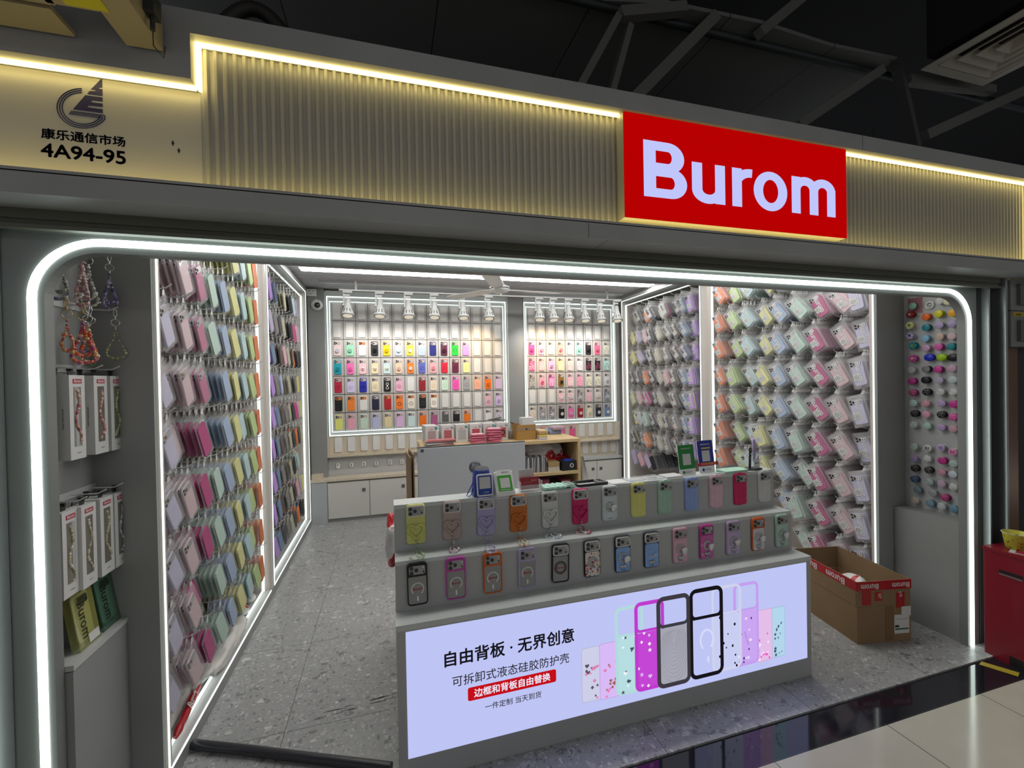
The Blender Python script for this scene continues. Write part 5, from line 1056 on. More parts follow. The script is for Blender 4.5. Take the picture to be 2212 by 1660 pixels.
# ================================================================ cardboard carton, bags, bin and small things around the entrance
KRAFT = mottled('kraft', (.24, .15, .075), (.28, .18, .095), 5, .75); KRAFTD = mottled('kraft_inside', (.20, .13, .065), (.24, .155, .08), 5, .8); TAPE = pmat('red_tape', (.42, .012, .02), .35); WL = pmat('white_letter', (.72, .70, .68), .5)
from mathutils import noise
def blob(w_, d_, h_, seed, amp=.25, n=3, crease=9.0):
    bm = bmesh.new(); bmesh.ops.create_icosphere(bm, subdivisions=n + 1, radius=1.0); R = Vector((seed * 7.3, seed * 3.1, 0))
    for v in bm.verts:
        nv = 1 + amp * noise.noise(v.co * 1.6 + R) + amp * .45 * abs(noise.noise(v.co * 4.2 + R)) + amp * .25 * abs(noise.noise(v.co * crease + R))
        c = v.co * nv; v.co = Vector((c.x * w_ / 2, c.y * d_ / 2, max(0, (c.z + .85) * h_ / 1.9)))
    me = bpy.data.meshes.new('crumpled'); bm.to_mesh(me); bm.free()
    for p in me.polygons: p.use_smooth = (p.index % 7) != 0
    return me
def bagm(name, base, ink, scale, thr):
    m = pmat(name, base, .28); N, L, b = nodes(m); tc = N.new('ShaderNodeTexCoord'); nz = N.new('ShaderNodeTexNoise'); nz.inputs['Scale'].default_value = scale; nz.inputs['Detail'].default_value = 1
    L.new(tc.outputs['Object'], nz.inputs['Vector']); c = N.new('ShaderNodeMath'); c.operation = 'GREATER_THAN'; c.inputs[1].default_value = thr; L.new(nz.outputs[0], c.inputs[0])
    x = N.new('ShaderNodeMix'); x.data_type = 'RGBA'; L.new(c.outputs[0], x.inputs[0]); x.inputs[6].default_value = (*base, 1); x.inputs[7].default_value = (*ink, 1); L.new(x.outputs[2], b.inputs['Base Color']); return m
BAGW = bagm('white_red_bag', (.68, .67, .66), (.50, .02, .03), 9, .6); BAGR = pmat('red_bag', (.42, .012, .02), .3)
a = math.atan2(-.062, .318); BWD, BLN, BHT = .324, .48, .345
t = thing('cardboard_carton', 'open brown cardboard carton with red printed tape round its rim', 'box', (2.463, 1.759, 0), (0, 0, a))
def wall_piece(nm, x0, x1, y0, y1, z0, z1, m=KRAFT): return MB().box(x0, x1, y0, y1, z0, z1).build(nm, m, t)
wall_piece('base', 0, BWD, 0, BLN, 0.0, .006)
for nm, r in (('front_side', (0, BWD, 0, .005)), ('back_side', (0, BWD, BLN - .005, BLN)), ('end_side', (0, .005, .005, BLN - .005)), ('end_side', (BWD - .005, BWD, .005, BLN - .005))):
    wall_piece(nm, *r, .006, .205)
for nm, r in (('flap', (.003, BWD - .003, -.001, .004)), ('flap', (.003, BWD - .003, BLN - .004, BLN + .001)), ('flap', (-.001, .004, .006, BLN - .006)), ('flap', (BWD - .004, BWD + .001, .006, BLN - .006))):
    wall_piece(nm, *r, .2075, BHT, KRAFTD if r[2] > .3 or r[0] > .2 else KRAFT)
tp = wall_piece('tape', -.003, BWD + .002, -.0028, -.0008, BHT - .05, BHT + .001, TAPE); tp2 = wall_piece('tape', -.0030, -.001, -.0028, BLN, BHT - .05, BHT + .001, TAPE)
for s, (px_, py_), rz in (('Burom', (.075, -.0034), PI), ('Burom', (.262, -.0034), PI)):
    o = link('lettering', text_mesh(s, .03, .025, 0, WL, width=.105), tp); o.location = (px_, py_, BHT - .014); o.rotation_euler = (0, PI, 0)
for yy in (.14, .34):
    o = link('lettering', text_mesh('Burom', .03, .025, 0, WL, width=.13), tp2); o.location = (-.0036, yy, BHT - .014); o.rotation_euler = (0, PI, -PI / 2)
for x0, x1, z0, z1, rot in ((.03, .083, .215, .30, 0), (.105, .150, .235, .285, 0), (.235, .285, .19, .275, .3)):
    wall_piece('tape_scrap', x0, x1, -.0022, -.0012, z0, z1, TAPE)
for (s_, x_, z_, r_) in (('ur', .128, .262, PI / 2), ('ro', .252, .262, 1.2)):
    o = link('lettering', text_mesh(s_, .036, .01, 0, WL), t); o.location = (x_, -.0026, z_); o.rotation_euler = (0, r_, 0)
lb_ = wall_piece('shipping_label', .222, .312, -.0018, -.0006, .045, .15, pmat('label_paper', (.66, .66, .64), .6)); wall_piece('shipping_label', .265, .322, -.0024, -.0014, .142, .195, MATS['label_paper'])
g = MB(); g.box(.226, .308, -.0024, -.0018, .066, .074); g.build('green_stripe', pmat('label_green', (.03, .14, .08), .5), lb_); g = MB(); g.box(.226, .308, -.0022, -.0018, .125, .1262).box(.226, .25, -.0022, -.0018, .08, .092); g.build('print', INK, lb_)
wall_piece('seam_tape', .168, .218, -.0012, -.0004, .01, .2, pmat('brown_tape', (.20, .12, .055), .3))
o = tag(link('plastic_bag', blob(.24, .36, .26, 2, .3), None), 'crumpled white and red bag lying inside the open carton', 'plastic bag', 'crumpled plastic bags'); o.data.materials.append(BAGW); ca, sa = math.cos(a), math.sin(a); o.location = (2.463 + .165 * ca - .21 * sa, 1.759 + .165 * sa + .21 * ca, .012); o.rotation_euler = (0, 0, a)
o = tag(link('plastic_bag', blob(.07, .14, .24, 4, .3), None), 'white and red plastic bag hanging behind the end of the counter', 'plastic bag', 'crumpled plastic bags'); o.data.materials.append(bagm('red_white_bag', (.68, .67, .66), (.50, .02, .03), 9, .47)); o.location = (.008, 2.10, .645)
# things lying along the bottom of the pastel bay
def roll(p, q, r, m, lab, n=10, seed=0):
    R = random.Random(seed); p, q = Vector(p), Vector(q); P = [p.lerp(q, k / n) + Vector((0, 0, R.uniform(-.003, .003))) for k in range(n + 1)]
    g = MB(); g.tube(P, [r * R.uniform(.85, 1.1) * (.55 if k in (0, n) else 1) for k in range(n + 1)], 10); return tag(g.build('bag_roll', m), lab, 'rolled bag', 'rolled carrier bags in the bay')
WB = pmat('milky_bag', (.62, .61, .58), .3)
o = roll((-.845, 2.02, .10), (-.885, 2.36, .10), .016, BAGR, 'rolled red carrier bag nearest the front edge of the pastel bay', seed=1)
t_ = link('lettering', text_mesh('Burom', .026, .02, 0, WL, width=.10), o); t_.location = (-.852, 2.22, .106); t_.rotation_euler = (-.6, 0, PI / 2 + .12)
roll((-.96, 2.16, .10), (-.955, 2.50, .10), .02, BAGR, 'rolled red carrier bag further under the hanging pastel cases', seed=2)
roll((-.91, 2.06, .098), (-.93, 2.46, .098), .026, WB, 'rolled milky carrier bag between the two red rolls', seed=3)
roll((-.93, 2.56, .10), (-.96, 2.84, .10), .028, WB, 'rolled milky carrier bag in the middle of the pastel bay floor', seed=4)
roll((-.875, 3.00, .10), (-.95, 3.12, .10), .032, BAGW, 'rolled white bag with red print on the pastel bay floor', seed=5)
roll((-.885, 3.17, .10), (-.96, 3.27, .10), .03, BAGW, 'second white roll with red print, nearest the bay divider', seed=6)
o = tag(link('plastic_bag', blob(.12, .5, .075, 6, .35), None), 'flattened milky plastic bag along the front sill of the pastel bay', 'plastic bag', 'crumpled plastic bags'); o.data.materials.append(WB); o.location = (-.89, 2.62, .0755) ; o.location.x = -.875
# floor rod
g = MB(); g.tube([(-.806, 2.07, .021), (-.79, 2.062, .021), (-.6, 1.98, .020), (-.3, 1.843, .019), (-.02, 1.715, .019)], .0185, 12); tag(g.build('rubber_rod', pmat('black_rubber', (.03, .03, .036), .3)), 'long black rubber rod lying across the shop floor', 'rod')
g = MB(); R = random.Random(3)
for k in range(26):
    q = R.random(); x = -.36 + .36 * q; y = 2.10 + .035 * q + R.choice((-.012, .012)) + R.uniform(-.004, .004); g.box(x, x + R.uniform(.02, .06), y, y + R.uniform(.001, .003), .0002, .0006)
tag(g.build('scuff_marks', pmat('scuff', (.05, .045, .04), .8)), 'dark scuff marks scraped into the floor tile by the counter', 'scuff marks', kind='stuff')
# electrical boxes, copper sheet and bin at the far end
t = thing('electrical_box', 'upper grey electrical box with a yellow label beside the post', 'electrical box', (3.29, 1.515, 1.83), group='grey electrical boxes')
EG = pmat('box_grey', (.22, .235, .22), .45); YL = pmat('yellow_label', (.45, .34, .02), .5)
MB().box(0, .36, .004, .085, 0, .196).build('body', EG, t); MB().box(.05, .30, -.012, .004, .03, .145).build('cover', pmat('box_dark', (.12, .125, .115), .4), t); g = MB(); g.box(.012, .1, .0, .004, .168, .19); yl_ = g.build('label', YL, t); put_text('lettering', 'KL03004', .013, (.056, -.0005, .173), yl_, INK, bold=.02)
MB().cyl((-.001, .05, .09), (.001, .05, .09), .004, 8).build('screw', BLACK, t)
t2 = dup(t); t2['label'] = 'lower grey electrical box with a yellow label beside the post'; t2.location.z = 1.63
tag(MB().box(3.30, 3.50, 1.590, 1.599, .02, 1.628).build('copper_sheet', pmat('copper', (.32, .20, .13), .25, .75)), 'polished copper coloured metal sheet below the electrical boxes', 'metal sheet')
t = thing('red_bin', 'dark red metal bin with a black slot by the end of the shop', 'bin', (3.03, 1.51, -.008), (0, 0, math.radians(-4)))
RB = pmat('bin_red', (.22, .008, .02), .35, coat=.3)
MB().box(0, .42, -.5, 0, .0, .56).build('body', RB, t); MB().box(-.006, .426, -.506, .004, .56, .578).build('lid', RB, t); MB().box(-.001, .001, -.152, -.06, .462, .478).build('slot', BLACK, t); MB().box(-.003, .0, -.15, -.062, .452, .459).build('slot_lip', ALU, t); MB().box(-.002, .0, -.5, -.10, 0, .05).build('recess', BLACK, t)
BIN = Matrix.Translation((3.03, 1.51, -.008)) @ Matrix.Rotation(math.radians(-4), 4, 'Z')
def onbin(x, y, z=.578): return tuple(BIN @ Vector((x, y, z)))
t = thing('leaflet', 'white and red printed leaflet lying on the red bin', 'paper', onbin(.03, -.16, .5785), (0, 0, .3)); MB().box(0, .2, -.14, .07, 0, .001).build('sheet', pmat('sheet', (.55, .52, .53), .5), t); g = MB(); g.box(.01, .06, -.12, .05, .001, .0014).box(.08, .18, .0, .06, .001, .0014); g.build('print', pmat('sheet_red', (.38, .02, .06), .5), t)
t = thing('noodle_cup', 'empty yellow paper noodle bowl standing on the red bin', 'cup', onbin(.10, -.075, .5805))
MB().lathe([(0, 0), (.040, 0), (.052, .078), (.055, .08), (.0525, .082), (.050, .079), (.038, .004), (0, .004)], 28).build('bowl', patt('cup_print', (.62, .58, .05), [(.30, .40, .05), (.02, .03, .05)], [45, 60], [.3, .2]), t); g = MB(); g.tube([(.054 * math.cos(q), .054 * math.sin(q), .081) for q in [2 * PI * k / 28 for k in range(28)]], .0018, 6, 0, True); g.build('rim', pmat('cup_rim', (.55, .50, .42), .5), t)
t = thing('plastic_cup', 'small crushed magenta cup leaning by the yellow noodle bowl', 'cup', onbin(.055, -.165, .5800)); MB().lathe([(0, 0), (.018, 0), (.027, .045), (.025, .045), (.016, .003), (0, .003)], 12).build('cup', pmat('magenta_cup', (.40, .03, .13), .3), t); MB().lathe([(.0272, .043), (.029, .045), (.0272, .047), (.0272, .043)], 12, caps=False).build('rim', pmat('pink_rim', (.5, .2, .28), .4), t)
g = MB(); g.add([(2.885, 1.46, -.0075), (2.925, 1.472, -.0075), (2.99, 1.36, -.0075), (2.945, 1.345, -.0075)], [(0, 1, 2, 3)]); g.add([(2.885, 1.46, -.0065), (2.925, 1.472, -.0065), (2.99, 1.36, -.0065), (2.945, 1.345, -.0065)], [(3, 2, 1, 0)]); tag(g.build('floor_tape', YL), 'yellow hazard tape strip on the floor in front of the red bin', 'tape')
# ================================================================ overhead fittings
BEI = pmat('beige_metal', (.34, .29, .19), .5)
t = thing('ceiling_frame', 'beige metal ceiling frame with an open dark hatch and yellow sticker', 'frame', (-.6, 1.39, 2.412))
MB().box(-.05, .032, -.62, .002, 0, .10).build('side_beam', BEI, t)
g = MB(); g.box(-1.6, -.16, -.085, .002, 0, .012).box(-1.6, -.14, -.16, -.10, 0, .012).box(-1.6, -.16, -.10, -.085, .008, .012); g.build('long_beam', BEI, t)
MB().box(-.155, -.052, -.62, -.105, .0, .012).build('hatch_plate', BEI, t); MB().box(-1.6, .03, -.62, .0, .16, .18).build('back_plate', VOID, t)
MB().box(-.115, -.03, -.16, -.112, -.002, 0).build('sticker', pmat('sticker_yellow', (.55, .50, .01), .5), t)
g = MB(); g.box(.033, .055, -.10, -.06, .03, .08).cyl((.044, -.08, .03), (.044, -.08, -.005), .006, 8); g.tube([(.044, -.08, -.005), (.036, -.06, -.03), (.05, -.04, -.045), (.058, -.05, -.02)], .0018, 6); g.build('cable_gland', DARKM, t)
g = MB(); P = []
for k in range(61):
    q = k / 60; P.append((-.51 + .23 * q, 1.62, 2.60 + .15 * math.sin(PI * (.12 + .80 * q))))
g.tube(P, [.020 + (.004 if k % 2 else 0) for k in range(61)], 10); tag(g.build('corrugated_hose', pmat('hose_black', (.03, .026, .022), .6)), 'black corrugated hose arching up behind the fascia trim', 'hose')
t = thing('cable_bracket', 'small dark perforated bracket on top of the fascia trim', 'bracket', (1.06, 1.50, 2.545)); MB().box(-.045, .045, -.015, .015, 0, .045).build('plate', DARKM, t); g = MB(); g.cyl((-.02, -.017, .025), (-.02, -.014, .025), .012, 12).cyl((.02, -.017, .025), (.02, -.014, .025), .012, 12); g.build('roller', ALU, t)
t = thing('air_vent', 'square beige ceiling air diffuser against the black void', 'vent', (3.37, 1.525, 3.3))
VB = pmat('vent_beige', (.44, .40, .32), .5)
for k in range(5):
    h0 = .28 - k * .055; g = MB(); A = lambda h, z: [(-h, -h, z), (h, -h, z), (h, h, z), (-h, h, z)]
    g.loops([A(h0, 0), A(h0 - .012 if k else h0 - .05, 0 if not k else .004), A(h0 - .055, .03 + .004 * k), A(h0 - .05, .034 + .004 * k), A(h0, .006), A(h0, 0)], 0, False, False, False); g.build('vane', VB, t)
MB().box(-.26, .26, -.26, .26, .06, 1.3).build('duct', VOID, t)
# ================================================================ shelf unit, monitor and the things around them
t = thing('shelf_unit', 'light wood open shelf unit standing behind the counter', 'shelf', (.96, 3.6, 0))
W2 = .71
MB().box(-W2, W2, 0, .5, .929, .957).build('top', WOOD, t)
MB().box(W2 - .025, W2, .0, .5, 0, .929).build('side', WOOD, t); MB().box(-W2, -W2 + .025, .0, .5, 0, .929).build('side', WOOD, t)
MB().box(-W2 + .025, W2 - .025, .0, .48, .64, .666).build('shelf', WOOD, t); MB().box(-W2 + .025, W2 - .025, .0, .48, .06, .085).build('shelf', WOOD, t)
MB().box(-W2 + .025, W2 - .025, .48, .498, .0, .929).build('back', pmat('unit_back', (.36, .35, .37), .5), t)
# monitor
t = thing('computer_monitor', 'silver computer monitor seen from behind, round grey logo on its back', 'monitor', (.45, 2.40, .745))
SIL = pmat('silver_plastic', (.50, .51, .53), .35)
g = MB(); g.rslab(.61, .335, .006, .022, .004, 3); o = g.build('back_shell', SIL, t); o.location = (0, 0, .2225 + .005)
g = MB(); g.rslab(.61, .022, .004, .02, .003, 3); o = g.build('chin', pmat('white_chin', (.66, .68, .72), .3), t); o.location = (0, -.001, .048)
o = MB().box(-.305, .305, .0005, .006, .06, .396).build('screen', BLACK, t)
MB().box(-.306, .306, -.02, .004, .394, .398).build('top_edge', BLACK, t)
g = MB(); g.box(-.035, .035, -.03, .02, .006, .06).box(-.12, .12, -.075, .075, 0, .008); g.build('stand', SIL, t)
g = MB(); g.lathe([(0, 0), (.034, 0), (.034, .001), (0, .001)], 32, M=Matrix.Translation((.008, -.0222, .272)) @ Matrix.Rotation(PI / 2, 4, 'X')); lg = g.build('logo', pmat('logo_grey', (.11, .12, .14), .4, .3), t)
fit_text('lettering', 'hp', .0, .008 - .018, (.008 + .020), .250, .298, -.0238, lg, pmat('logo_silver', (.42, .43, .45), .35, .2))
for v in lg.children[0].data.vertices: v.co.x += (v.co.z - .272) * .22
MB().box(-.288, -.272, -.0228, -.0218, .372, .388).build('sticker', pmat('dark_sticker', (.05, .07, .07), .5), t)
# payment devices and cards on the counter top, all at z .990
ZT_ = .9905
def prism_y(g, prof, x0, x1, mi=0):    # prof in (y, z)
    g.loops([[(x0, y, z) for y, z in prof], [(x1, y, z) for y, z in prof]], mi)
t = thing('payment_speaker', 'blue and white payment speaker with a wrist loop on the counter', 'payment device', (.392, 1.88, ZT_), (0, 0, .05))
BL = pmat('royal_blue', (.012, .045, .33), .35)
g = MB(); Ls = []
for z, hw, hd in ((0, .042, .034), (.004, .044, .036), (.075, .038, .030), (.108, .034, .026), (.112, .031, .024)):
    Ls.append([(a, b + (z * .08), z) for a, b in ((px_ , py_) for px_, py_ in rrect(2 * hw, 2 * hd, .016, 5))])
g.loops(Ls, 0, True); g.build('body', BL, t)
M = Matrix.Translation((.003, -.035, .052)) @ Matrix.Rotation(-.14, 4, 'X')
g = MB(); g.rslab(.073, .095, .008, .005, .001, 5, 0, M); fp = g.build('front_plate', WHITEP, t)
g = MB(); g.rslab(.062, .082, .005, .0006, .0001, 4, 0, M, -.0052); g.build('blue_panel', BL, fp)
g = MB(); g.rslab(.050, .050, .001, .0004, .0001, 2, 0, M, -.006, 0, .010); g.build('code_card', pmat('code_card', (.62, .62, .62), .5), fp)
o = put_text('lettering', '支付宝', .010, tuple(M @ Vector((.004, -.0063, -.034))), fp, WHITEP, rot=(-.14, 0, 0), width=.022)
g = MB(); g.lathe([(0, 0), (.026, 0), (.029, .002), (.026, .003), (0, .0035)], 24, M=Matrix.Translation((0, .004, .114)) @ Matrix.Rotation(.38, 4, 'X') @ Matrix.Diagonal((1.15, .95, 1, 1))); g.build('speaker_top', pmat('speaker_black', (.008, .008, .012), .55), t)
g = MB(); g.tube([(-.040, 0, .06), (-.058, -.004, .03), (-.072, -.008, .006), (-.062, -.014, .003), (-.05, -.01, .012), (-.04, 0, .035)], .0022, 6); g.build('wrist_loop', BL, t)
t = thing('payment_stand', 'white payment stand with a green code panel on the counter', 'payment device', (.485, 1.868, ZT_), (0, 0, .06))
g = MB(); prism_y(g, [(-.042, 0), (.03, 0), (.03, .014), (.006, .098), (-.002, .098), (-.044, .014)], -.043, .043); g.build('body', WHITEP, t)
M = Matrix.Translation((0, -.0245, .056)) @ Matrix.Rotation(-.46, 4, 'X')
g = MB(); g.rslab(.072, .098, .004, .003, .0006, 4, 0, M, 0, 0, .006); fp = g.build('card', WHITEP, t)
g = MB(); g.rslab(.066, .070, .003, .0005, .0001, 3, 0, M, -.0031, 0, -.004); g.build('green_panel', pmat('pay_green', (.05, .36, .03), .4), fp)
g = MB(); g.rslab(.044, .044, .001, .0004, .0001, 2, 0, M, -.0037, .001, -.003); g.build('code_card', MATS['code_card'], fp)
put_text('lettering', '微信支付', .010, tuple(M @ Vector((.008, -.0035, .041))), fp, INK, rot=(-.46, 0, 0), width=.034)
put_text('lettering', '推荐使用微信支付', .006, tuple(M @ Vector((0, -.0038, -.035))), fp, WHITEP, rot=(-.46, 0, 0), width=.048)
t = thing('card_holder', 'clear business card holder with red cards on the counter', 'card holder', (.612, 1.875, ZT_), (0, 0, .04))
CL = pmat('clear_acrylic', (.75, .77, .78), .08, alpha=.3)
g = MB(); g.box(-.045, .055, -.018, .03, 0, .004).box(-.045, .055, -.018, -.015, .004, .03).box(-.047, -.045, -.018, .03, .004, .045).box(.055, .057, -.018, .03, .004, .045); g.build('holder', CL, t)
M = Matrix.Rotation(-.15, 4, 'X'); g = MB(); g.rslab(.088, .054, .002, .012, .0005, 2, 0, M, 0, 0, .036); rc = g.build('red_cards', pmat('card_red2', (.36, .02, .03), .4), t)
put_text('lettering', 'Burom', .012, (.018, -.0165, .048), rc, pmat('card_pink', (.6, .35, .33), .5), rot=(-.15, 0, 0), width=.026, bold=.02)
g = MB(); g.box(-.035, .015, -.0165, -.0160, .0405, .0415, 0, M).box(-.035, .012, -.0165, -.0160, .032, .0325, 0, M).box(-.035, .02, -.0165, -.0160, .026, .0265, 0, M); g.build('small_print', MATS['card_pink'], rc)
M = Matrix.Translation((-.006, .014, 0)) @ Matrix.Rotation(-.12, 4, 'X'); g = MB(); g.rslab(.076, .092, .002, .002, .0004, 2, 0, M, 0, 0, .05); g.build('white_card', CARD, t)
def flat_case(lab, x, y, rz, col, puffy):
    t = thing('phone_case', lab, 'phone case', (x, y, ZT_), (0, 0, rz), 'phone cases lying on the counter top')
    M = Matrix.Rotation(-PI / 2, 4, 'X') @ Matrix.Rotation(PI / 2, 4, 'Y')
    if puffy:
        g = MB(); g.rslab(.078, .165, .014, .012, .004, 7, 0, M, 0)
        for j in range(4):
            for i in range(3): g.ball(M @ Vector((-.026 + i * .026, -.011, -.066 + j * .028)), .0145, 0, 10, 6, .35)
        g.build('case', pmat('mint_flat', s2l(*col), .5), t)
        g = MB(); g.rring(.070, .040, .011, .005, .005, 5, 0, M, -.011, 0, .056); g.build('camera_rim', pmat('mint_rim', s2l(*[c * .9 for c in col]), .5), t); g = MB(); g.rslab(.060, .03, .008, .002, .0003, 4, 0, M, -.011, 0, .056); g.build('camera_opening', pmat('grey_green', (.16, .20, .17), .5), t)
        g = MB(); g.box(.03, .05, -.0405, -.0385, .004, .009); g.build('port', BLACK, t)
    else:
        g = MB(); g.rring(.078, .165, .014, .0045, .012, 7, 0, M); g.build('frame', pmat('black_flat', s2l(*col), .35), t)
        g = MB(); g.rring(.072, .042, .012, .0055, .013, 6, 0, M, 0, 0, .056); g.build('camera_rim', pmat('grey_rim', (.22, .22, .23), .35), t)
    return t
flat_case('mint quilted phone case lying flat on the counter top', .752, 1.886, .06, (165, 205, 190), True)
flat_case('black phone case frame lying flat on the counter top', .925, 1.893, .05, (28, 28, 32), False)
def slabthing(name, lab, cat, x, y, w_, d_, h_, mat, rz=0, z=ZT_, grp=None, round_=.003, part='sheet'):
    t = thing(name, lab, cat, (x, y, z), (0, 0, rz), grp); g = MB(); g.rslab(w_, d_, round_, h_, min(h_ * .2, .001), 4, 0, Matrix.Rotation(-PI / 2, 4, 'X')); g.build(part, mat, t); return t
slabthing('paper_slip', 'plain white paper lying beside the black case frame', 'paper', 1.062, 1.892, .085, .08, .002, CARD, .05)
slabthing('clear_blister', 'clear empty blister pack lying on the counter top', 'packaging', 1.165, 1.895, .095, .075, .008, CL, .05)
t = slabthing('ring_blister', 'clear blister pack holding a round magnet ring', 'packaging', 1.268, 1.897, .095, .075, .008, CL, .05); g = MB(); g.tube([(.024 * math.cos(q), .024 * math.sin(q), .0095) for q in [2 * PI * k / 24 for k in range(24)]], .0025, 6, 0, True); g.build('magnet_ring', GREYL, t)
slabthing('wrapped_packet', 'crinkled clear wrapped packet before the green payment sign', 'packaging', 1.375, 1.888, .10, .07, .010, SLV2, .05)
def standee(lab, x, y, rz, main, foot, title, w_=.105, h_=.155):
    t = thing('payment_sign', lab, 'sign', (x, y, ZT_), (0, 0, rz), 'payment signs on the counter')
    M = Matrix.Rotation(-.13, 4, 'X'); g = MB(); g.rslab(w_, h_, .006, .003, .0005, 4, 0, M, 0, 0, h_ / 2 + .001); g.build('board', WHITEP, t)
    g = MB(); g.rslab(w_, h_ * .80, .006, .0006, .0001, 4, 0, M, -.0031, 0, h_ * .6 + .001); up_ = g.build('colour_field', main, t)
    g = MB(); g.rslab(w_ * .5, w_ * .54, .001, .0005, .0001, 2, 0, M, -.0038, 0, h_ * .52); g.build('code_card', MATS['code_card'], up_)
    put_text('lettering', title, .012, tuple(M @ Vector((0, -.0040, h_ * .86))), up_, WHITEP, rot=(-.13, 0, 0), width=w_ * .6)
    put_text('lettering', foot, .013, tuple(M @ Vector((.008, -.0034, .012))), t, INK, rot=(-.13, 0, 0), width=w_ * .36)
    g = MB(); g.lathe([(0, 0), (.008, 0), (.008, .0006), (0, .0006)], 16, M=M @ Matrix.Translation((-w_ * .24, -.0032, .016)) @ Matrix.Rotation(PI / 2, 4, 'X')); g.build('logo', main, t)
    g = MB(); g.box(-w_ * .4, w_ * .4, -.002, .038, 0, .002); g.build('foot', CL, t)
    return t, M
standee('green standing payment sign on the counter top', 1.478, 1.888, .10, pmat('sign_green', (.005, .22, .03), .3), '微信支付', '推荐使用微信支付')
t, M = standee('dark blue standing payment sign with a red band', 1.612, 1.905, .08, pmat('sign_blue', (.008, .02, .30), .3), '支付宝', '推荐使用支付宝', .105, .168)
g = MB(); g.rslab(.138, .017, .007, .001, .0002, 5, 0, M, -.0042, .01, .045); rb = g.build('red_band', pmat('band_red', (.50, .01, .02), .4), t); put_text('lettering', '支付宝扫码领红包', .009, tuple(M @ Vector((.01, -.0055, .0415))), rb, pmat('band_gold', (.75, .6, .2), .5), rot=(-.13, 0, 0), width=.10)
g = MB(); g.rslab(.062, .008, .0035, .0008, .0002, 4, 0, M, -.0042, .002, .128); g.build('yellow_band', pmat('band_yellow', (.55, .48, .05), .5), t)
slabthing('thin_case', 'thin mint tablet case lying flat near the counter end', 'phone case', 1.752, 1.885, .155, .078, .011, pmat('mint_thin', s2l(165, 205, 185), .5), .07, round_=.012, part='case')
t = thing('paper_roll', 'narrow white folded paper lying before the blue payment sign', 'paper', (1.655, 1.858, ZT_), (0, 0, -.12)); MB().box(-.03, .03, -.005, .005, 0, .004).build('sheet', CARD, t)
t = thing('strap_stand', 'lilac wrist strap on a small black stand with a white Burom tag', 'phone strap', (1.892, 1.885, ZT_), (0, 0, .1))
g = MB(); g.lathe([(0, 0), (.055, 0), (.055, .005), (.05, .007), (0, .007)], 28, M=Matrix.Diagonal((1.0, .6, 1, 1))); g.build('base', BLACK, t)
g = MB(); g.rslab(.014, .115, .005, .006, .001, 4, 0, Matrix.Rotation(.06, 4, 'Y'), .004, -.024, .062); g.cyl((-.024, -.003, .1), (-.012, -.003, .1), .004, 8); st = g.build('stand_arm', BLACK, t)
g = MB(); [g.cyl((-.021 + .1 * .02, -.0025, z), (-.021 + .1 * .02, -.0035, z), .0042, 12) for z in (.062, .085, .105)]; g.build('arm_hole', ALU, st)
g = MB(); g.tube([(.008, 0, .04), (.007, -.002, .09), (.004, 0, .15), (.007, .002, .160), (.013, .003, .158), (.014, .004, .1), (.014, .003, .04)], [.006, .007, .007, .007, .007, .007, .006], 8); g.build('strap', pmat('lilac_strap', s2l(165, 150, 185), .55), t)
g = MB(); g.rslab(.042, .052, .002, .001, .0002, 3, 0, None, -.016, .008, .034); tg = g.build('tag', CARD, t); put_text('lettering', 'Burom', .012, (.008, -.0175, .033), tg, INK, bold=.025, width=.03)
g = MB(); g.tube([(.03, 0, .045), (.036, -.002, .03), (.034, 0, .015), (.04, 0, .005)], .003, 6); g.cyl((.034, 0, .05), (.042, 0, .066), .003, 6); g.build('clip', DARKM, t)
# ---------------------------------------------------------------- on top of the shelf unit, z .957
ZS = .9575
def retail(k, x, n, col, lab, ring=False):
    for j in range(n):
        front = j == 0
        t = thing('retail_box', lab if front else '%s white retail box behind the front one, %s stack from the monitor' % (ORD[j - 1], ORD[k]), 'box', (x - j * .004, 3.79 + j * .036, ZS), (0, 0, 0), 'retail boxes on the shelf unit')
        MB().box(-.054, .054, 0, .033, 0, .155).build('carton', pmat('retail_white', (.60, .60, .58), .45), t)
        if front:
            wn = MB().box(-.034, .034, -.001, 0, .022, .112).build('window', pmat('retail_%d' % k, col, .35), t)
            if ring: g = MB(); g.tube([(.022 * math.cos(q), -.002, .068 + .022 * math.sin(q)) for q in [2 * PI * i / 24 for i in range(24)]], .005, 6, 0, True); g.build('magnet_ring', BLACK, wn)
            MB().lathe([(0, 0), (.013, 0), (.013, .001), (0, .001)], 16, M=Matrix.Translation((.038, 0, .135)) @ Matrix.Rotation(PI / 2, 4, 'X')).build('seal', pmat('seal_%d' % (k % 2), ((.10, .32, .33), (.42, .36, .5))[k % 2], .4), t)
            MB().box(-.022, .01, -.001, 0, .122, .126).build('print', pmat('print_red', (.4, .05, .06), .5), t)
for k, (x, n, col, ds, rg) in enumerate(((.355, 5, (.40, .30, .30), 'red and clear window', 0), (.495, 4, (.42, .12, .12), 'red framed window', 0), (.620, 4, (.40, .40, .42), 'grey window', 0), (.745, 4, (.45, .08, .10), 'deep red window', 0), (.868, 3, (.42, .10, .11), 'red window half hidden', 0), (.988, 2, (.42, .10, .10), 'red window and black ring', 1))):
    retail(k, x, n, col, 'retail box with %s fronting its stack on the shelf unit' % ds, rg)
